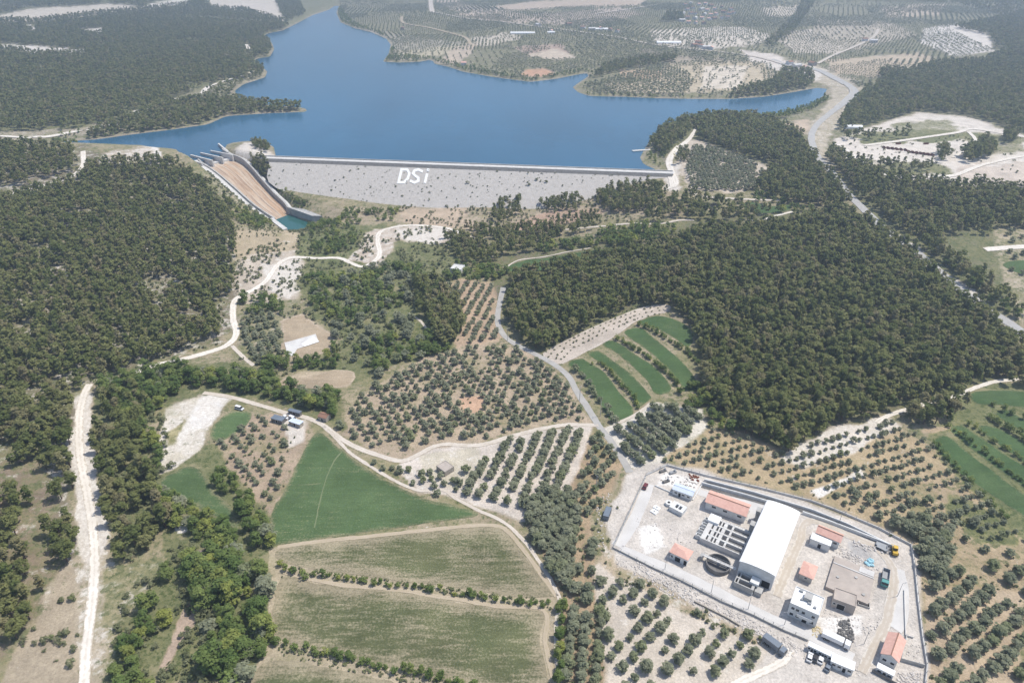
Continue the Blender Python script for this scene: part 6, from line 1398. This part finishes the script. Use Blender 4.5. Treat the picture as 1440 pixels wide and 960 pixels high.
# broadleaf trees along the stream and road
S_str = stand('broadleaf tree in the green band along the stream left of the fields', 'trees along the stream')
S_band = stand('broadleaf tree in the belt above the dirt road bend', 'trees above the dirt road')
S_val = stand('leafy tree in the green valley below the spillway', 'trees of the valley')
S_sil = stand('silvery grey tree among the greener trees along the stream', 'silvery stream trees')
S_spl = stand('low bushy tree on the slopes beside the spillway chute', 'bushes beside the spillway')
S_hw = stand('bushy tree on the far side of the highway at the right edge', 'trees along the highway')
S_ol = stand('bushy tree below the olive grove at the right end of the dam', 'trees right of the dam')
S_cor = stand('bushy tree between the green terraces and the corner of the dense wood', 'trees at the wood corner')
S_path = stand('small tree along the tan path at the right edge of the patchy fields', 'trees along the field path')
S_hedge = stand('dark little tree in the hedgerows between the patchy fields', 'hedgerow trees')
S_terr = stand('small tree on the banks between the bright green terraces', 'terrace bank trees')
scatter('leafy', [(205,520),(240,515),(270,525),(345,525),(385,540),(400,548),(450,555),(478,562),(480,590),(440,574),(395,562),(340,551),(285,546),(240,556),(212,600),(200,640),(190,620),(160,570),(140,545),(180,535)], 5.2, S_band, .92, .7, 1.15, clump=(20,.25))
scatter('leafy', [(212,600),(226,640),(222,684),(252,708),(290,722),(318,738),(334,760),(325,780),(300,776),(262,758),(240,740),(218,700),(200,640)], 5.0, S_str, .9, .55, 1.0, clump=(14,.2))
scatter('leafy', [(325,735),(350,700),(378,722),(384,760),(392,790),(380,830),(378,880),(368,930),(350,985),(300,985),(280,930),(300,890),(275,860),(268,810),(300,785),(335,790),(340,770)], 5.4, S_str, .92, .5, 1.3, clump=(13,.34))
scatter('olive', [(225,640),(252,708),(318,738),(334,790),(300,785),(240,745),(215,690)], 9, S_sil, .5, 1.1, 1.7)
scatter('olive', [(325,745),(378,722),(392,790),(378,880),(350,985),(300,985),(280,900),(300,800)], 9, S_sil, .5, 1.2, 1.9)
scatter('olive', [(205,520),(345,525),(478,562),(480,590),(340,551),(240,556),(190,620),(140,545)], 8, S_sil, .5, 1.0, 1.6)
scatter('olive', [(430,400),(545,375),(600,395),(640,490),(520,540),(445,440)], 9, S_sil, .5, 1.0, 1.7)
scatter('leafy', [(200,855),(240,810),(262,820),(262,850),(225,890),(205,920),(215,985),(158,985),(165,915),(190,880)], 5.4, S_str, .85, .6, 1.05, clump=(18,.35))
scatter('leafy', [(262,800),(300,780),(330,800),(340,830),(320,850),(285,848),(266,830)], 4.4, S_str, 1, .95, 1.3)
scatter('leafy', [(300,655),(330,672),(352,700),(345,730),(330,720),(305,690),(295,670)], 4.6, S_str, .75, .4, .8)
scatter('leafy', [(345,590),(300,625),(290,640),(280,620),(300,590)], 6, S_str, .4, .4, .7)
scatter('leafy', [(425,400),(440,385),(500,385),(545,375),(590,370),(600,395),(588,430),(605,470),(640,490),(600,505),(560,512),(520,540),(495,535),(505,505),(475,470),(445,440)], 4.6, S_val, .75, .4, .9, clump=(18,.42), holes=[[(530,440),(570,430),(600,450),(600,480),(575,485)],[(440,445),(470,450),(500,475),(480,490)]])
scatter('leafy', [(425,330),(455,300),(530,296),(560,296),(570,310),(520,318),(500,340),(490,360),(440,362)], 5.0, S_val, .7, .4, .75, clump=(16,.42))
scatter('leafy', [(720,385),(760,350),(800,340),(870,335),(900,330),(900,343),(860,347),(813,352),(767,360),(730,370),(700,395),(650,385),(655,372)], 4.6, S_val, .85, .5, .9, clump=(16,.28))
scatter('leafy', [(840,330),(880,318),(935,318),(960,325),(935,337),(890,345),(850,345)], 5.0, S_val, .85, .5, .9)
scatter('leafy', [(326,288),(350,300),(385,314),(378,324),(345,320),(324,304)], 4.2, S_spl, .75, .4, .75)
scatter('leafy', [(372,246),(384,258),(420,278),(445,290),(425,296),(395,280)], 4.4, S_spl, .6, .35, .7)
scatter('leafy', [(335,425),(365,412),(392,425),(410,440),(385,448),(350,440)], 5, S_val, .7, .5, .95); scatter('leafy', [(420,455),(440,450),(470,475),(475,497),(462,490)], 4, S_val, .9, .5, .8)
scatter('leafy', [(370,505),(400,500),(450,505),(470,498),(480,515),(440,522),(400,520),(380,540),(360,530)], 5, S_val, .7, .5, .9); scatter('leafy', [(625,375),(650,372),(700,392),(690,402),(620,395)], 5, S_val, .8, .45, .8)
scatter('leafy', [(1300,355),(1325,350),(1400,425),(1440,450),(1440,470),(1400,445)], 6, S_hw, .6, .6, .9); scatter('leafy', [(1060,270),(1110,285),(1150,300),(1100,304),(1050,282)], 6, S_ol, .7, .5, .9)
scatter('leafy', [(955,575),(990,545),(1010,575),(1040,605),(1030,615),(1000,600),(985,580)], 4.8, S_cor, .8, .5, .9, clump=(14,.35))
row_of('leafy', [(393,798),(430,808),(470,812),(530,822),(600,830),(660,838),(720,846),(780,853)], 2.6, S_hedge, .22, .46, .5)
row_of('leafy', [(382,905),(420,912),(470,922),(520,936),(575,946),(620,956),(680,968)], 2.4, S_hedge, .26, .48, .5)
row_of('leafy', [(788,852),(790,880),(786,925),(790,960)], 3.6, S_path, .4, .65, .6)
row_of('leafy', [(846,512),(868,535),(890,560),(897,575)], 2.0, S_terr, .26, .42, .4); row_of('leafy', [(866,477),(885,487),(905,499),(922,512),(940,527),(953,543)], 2.0, S_terr, .28, .48, .4)
row_of('leafy', [(895,457),(918,466),(945,482),(965,495),(985,515)], 2.3, S_terr, .3, .5, .4); row_of('leafy', [(833,512),(846,512)], 2.4, S_terr, .25, .35)
row_of('leafy', [(1335,601),(1360,620),(1400,650),(1440,680),(1490,712)], 2.7, S_terr, .28, .46, .3); row_of('leafy', [(1362,598),(1385,612),(1410,630),(1440,650),(1490,690)], 3, S_terr, .28, .45, .4)
row_of('leafy', [(1390,588),(1410,600),(1440,620),(1490,650)], 2.6, S_terr, .4, .6, .4); row_of('leafy', [(1312,625),(1345,660),(1385,700),(1420,735)], 3.2, S_terr, .3, .5, .5); row_of('leafy', [(1395,570),(1415,580),(1440,590)], 5, S_terr, .4, .55, .4)
row_of('leafy', [(955,553),(975,545),(1000,548)], 2.4, S_cor, .4, .7)
# loose undergrowth
S_und = stand('low shrub in the undergrowth of the slopes and stream banks', 'undergrowth shrubs')
S_dsh = stand('small dark shrub growing on the pale stone face of the dam', 'shrubs on the dam face')
for poly, sp, kp, cl, a, b_ in (([(130,560),(225,560),(260,720),(280,800),(370,985),(150,985),(165,860),(150,720)], 2.4, .6, (11,.46), .6, 1.9), ([(330,360),(430,320),(640,320),(650,480),(480,540),(340,520)], 3.4, .5, (16,.42), .7, 1.8),
        ([(455,292),(640,288),(760,275),(860,252),(950,290),(900,320),(700,330),(560,312)], 4.0, .5, (18,.45), .7, 1.7), ([(0,985),(60,840),(112,780),(110,985)], 2.8, .5, (12,.52), .6, 1.8),
        ([(0,300),(330,300),(320,480),(120,540),(0,560)], 4.2, .5, None, .7, 1.6), ([(300,620),(420,590),(400,700),(360,720)], 3, .3, None, .5, 1.0), ([(930,645),(1050,605),(1300,610),(1440,760),(1300,780),(1150,700)], 3.2, .22, (20,.4), .35, .75),
        ([(1290,790),(1440,780),(1440,985),(1305,985)], 3.4, .2, None, .4, .9), ([(790,700),(870,700),(850,985),(780,985)], 3.2, .4, None, .5, 1.1), ([(845,790),(960,842),(1080,900),(1060,910),(950,855),(850,815)], 2.2, .5, (12,.4), .5, 1.2),
        ([(480,560),(720,490),(830,590),(600,635)], 4, .22, None, .4, .9), ([(390,795),(780,845),(785,860),(560,828),(395,812)], 1.4, .5, None, .4, .8), ([(377,900),(520,930),(640,960),(640,975),(500,945),(380,918)], 1.4, .5, None, .4, .8),
        ([(1180,180),(1440,190),(1440,265),(1190,245)], 6, .3, (20,.5), .8, 1.6), ([(365,245),(378,262),(440,285),(420,300),(400,280)], 2.6, .6, None, .7, 1.6), ([(405,325),(440,318),(455,300),(480,320),(430,345)], 3, .5, None, .7, 1.5),
        ([(330,318),(405,318),(390,335),(330,335)], 3, .4, None, .6, 1.3), ([(330,290),(290,240),(310,245),(375,302),(385,312),(345,315)], 2.8, .5, None, .8, 1.7)):
    scatter('shrub', poly, sp, S_und, kp, a, b_, clump=cl, roadpad=.6)
rng = np.random.default_rng(99); fp = []
while len(fp) < 250:
    x = rng.uniform(375, 880); y = rng.uniform(229, 288); yl = np.interp(x, [375, 415, 480, 640, 753, 860], [258, 274, 284, 283, 270, 249]); yt = np.interp(x, [378, 935], [229, 249])
    if yt < y < yl: fp.append(face_pt(x, y))
FP = np.array([(DC[0]+q[0]*Tx+q[1]*Nx, DC[1]+q[0]*Ty+q[1]*Ny, q[2]) for q in fp])
FACE_Z = np.column_stack([FP, rng.choice([.4,.6,.8,1.1,1.8], len(FP), p=[.42,.3,.18,.07,.03]), rng.uniform(0, 6, len(FP))])
# ------------------------------------------------------------------ plant them: the 300 largest of a kind as things, the others as one mass
def merged(kind, name, T, lv, Z=None, trunk=False):
    n = len(T)
    if not n: return
    rng = np.random.default_rng(len(T)); pr = PROTO[kind][lv]; which = rng.integers(0, len(pr), n); tint = rng.uniform(0, 1, n); VV, TT = [], []
    if Z is None: Z = hgt(T[:, 0], T[:, 1])
    for w in range(len(pr)):
        m = which == w; P = pr[w]; t = T[m]; c, s = np.cos(t[:, 3])[:, None], np.sin(t[:, 3])[:, None]; sc = t[:, 2][:, None]
        X = (P[None, :, 0]*c-P[None, :, 1]*s)*sc+t[:, 0][:, None]; Y = (P[None, :, 0]*s+P[None, :, 1]*c)*sc+t[:, 1][:, None]
        VV.append(np.stack([X, Y, P[None, :, 2]*sc*rng.uniform(.88, 1.15, (len(t), 1))+Z[m][:, None]], -1).reshape(-1, 3)); TT.append(np.repeat(tint[m], len(P)))
    V = np.concatenate(VV); F = np.arange(len(V)).reshape(-1, 4)
    return tag(mesh_np(name, V, F, MAT[kind], attrs={'tint': ('FLOAT', np.concatenate(TT))}), kind='stuff')
for kd in KIND:
    T = np.concatenate(TREES[kd]); Z = hgt(T[:, 0], T[:, 1]); nm, cat = NAMES[kd]
    if kd == 'shrub':
        st = S_dsh; T = np.concatenate([T, np.column_stack([FACE_Z[:, 0], FACE_Z[:, 1], FACE_Z[:, 3], FACE_Z[:, 4], np.full(len(FACE_Z), st)])]); Z = np.concatenate([Z, FACE_Z[:, 2]])
    R_, z0, z1 = KIND[kd][3:6]
    px, py, dep = project(T[:, 0], T[:, 1], Z+z1*.5*T[:, 2])
    size = T[:, 2]*R_/dep; vis = (px > 4) & (px < 1436) & (py > 4) & (py < 956)
    order = np.argsort(-np.where(vis, size, 0)); top = order[:296]; rest = np.ones(len(T), bool); rest[top] = False
    crowns = [None]*5; trunks = [None]*2
    for q, i in enumerate(top):
        x, y, sc, rot, st = T[i]; lb, gr = STANDS[int(st)]; z = float(Z[i]); v = q % 5
        if kd == 'shrub':
            if crowns[v] is None:
                P = PROTO[kd]['hi'][v]; o = mesh_np(nm, P, np.arange(len(P)).reshape(-1, 4), MAT[kd]); crowns[v] = o
            else: o = crowns[v].copy(); COL.objects.link(o)
            o.location = (x, y, z); o.rotation_euler = (0, 0, rot); o.scale = (sc, sc, sc); tag(o, lb, cat, gr); continue
        e = empty(nm, (x, y, z), rot, lb, cat, gr); e.scale = (sc, sc, sc*TR.uniform(.9, 1.12))
        if crowns[v] is None:
            P = PROTO[kd]['hi'][v]; crowns[v] = mesh_np('crown', P, np.arange(len(P)).reshape(-1, 4), MAT[kd], e)
        else:
            o = crowns[v].copy(); COL.objects.link(o); o.parent = e
        if trunks[q % 2] is None:
            tv_, tf_ = trunk_np(KIND[kd][8], KIND[kd][9], lean=(.25, .1) if q % 2 else (-.2, .2)); trunks[q % 2] = mesh_np('trunk', tv_, tf_, MAT['bark'], e)
        else:
            o = trunks[q % 2].copy(); COL.objects.link(o); o.parent = e
    Tr, Zr, dr = T[rest], Z[rest], dep[rest]
    nearm = dr < 760
    nmass = {'pine': ('pine_wood', 'far_pine_wood'), 'olive': ('olive_grove', 'far_olive_grove'), 'leafy': ('broadleaf_wood', 'far_broadleaf_wood'), 'shrub': ('undergrowth', 'far_undergrowth')}[kd]
    merged(kd, nmass[0], Tr[nearm], 'lo', Zr[nearm]); merged(kd, nmass[1], Tr[~nearm], 'far', Zr[~nearm])
    print('TREES', kd, len(T), 'near rest', int(nearm.sum()), 'far', int((~nearm).sum()))
# three slim cypresses by the brown plot
cy = None
for x, y in ((470,503),(473,505),(476,501)):
    A = ground(x, y)
    if cy is None:
        cy = empty('cypress', tuple(A), 0, 'slim dark cypress in the row right of the floor slab', 'cypress', 'cypresses by the floor slab'); P = cloud(TR, 22, 20, .3, .9, .6, 8.5, 'cone', .6)
        mesh_np('crown', P, np.arange(len(P)).reshape(-1, 4), MAT['pine'], cy); tv_, tf_ = trunk_np(6, .12); mesh_np('trunk', tv_*np.array([.25,.25,1]), tf_, MAT['bark'], cy)
    else:
        d = cy.copy(); COL.objects.link(d); d.location = tuple(A)
        for ch in cy.children:
            k = ch.copy(); COL.objects.link(k); k.parent = d
HAZE = .00027
# ------------------------------------------------------------------ camera, light, air
cd = bpy.data.cameras.new('camera'); cam = bpy.data.objects.new('camera', cd); COL.objects.link(cam)
cam.location = (0, 0, CAM_H); cam.rotation_euler = (math.pi/2-PITCH, 0, 0)
cd.sensor_width = 36; cd.lens = 36*FOC/1440; cd.clip_start = 1; cd.clip_end = 20000
S.camera = cam
SUN_EL, SUN_AZ = math.radians(64), math.atan2(.95, .28)
w = bpy.data.worlds.new('World'); S.world = w; w.use_nodes = True
nt = w.node_tree; sky = nt.nodes.new('ShaderNodeTexSky'); sky.sky_type = 'NISHITA'; sky.sun_disc = False
sky.sun_elevation = SUN_EL; sky.sun_rotation = SUN_AZ; sky.air_density = 1.0; sky.dust_density = 1.5; sky.altitude = 200
nt.links.new(sky.outputs[0], nt.nodes['Background'].inputs[0]); nt.nodes['Background'].inputs[1].default_value = .14
sl = bpy.data.lights.new('sun', 'SUN'); sl.energy = 3.7; sl.angle = math.radians(.53); sl.color = (1, .95, .86)
so = bpy.data.objects.new('sun', sl); COL.objects.link(so)
dv = Vector((math.sin(SUN_AZ)*math.cos(SUN_EL), math.cos(SUN_AZ)*math.cos(SUN_EL), math.sin(SUN_EL)))
so.rotation_euler = dv.to_track_quat('Z', 'Y').to_euler(); so.location = dv*3000
if True:
    mb = MB(); mb.box((0, 3700, 152), (19800, 7700, 340))
    m = bpy.data.materials.new('haze_air'); m.use_nodes = True; nt = m.node_tree
    nt.nodes.remove(nt.nodes['Principled BSDF']); pv = nt.nodes.new('ShaderNodeVolumePrincipled')
    pv.inputs['Color'].default_value = (.66, .79, .98, 1); pv.inputs['Density'].default_value = HAZE
    pv.inputs['Anisotropy'].default_value = .3
    nt.links.new(pv.outputs[0], nt.nodes['Material Output'].inputs['Volume'])
    tag(mb.build('haze', m), kind='stuff')
S.view_settings.view_transform = 'Standard'; S.view_settings.look = 'None'; S.view_settings.exposure = .30; S.view_settings.gamma = 1
S.render.engine = 'CYCLES'
c = S.cycles; c.use_denoising = True; c.denoiser = 'OPENIMAGEDENOISE'; c.denoising_input_passes = 'RGB_ALBEDO_NORMAL'
c.max_bounces = 5; c.diffuse_bounces = 3; c.glossy_bounces = 2; c.transmission_bounces = 2; c.volume_bounces = 0; c.transparent_max_bounces = 4
c.use_adaptive_sampling = True; c.adaptive_threshold = .015; c.sample_clamp_indirect = 6
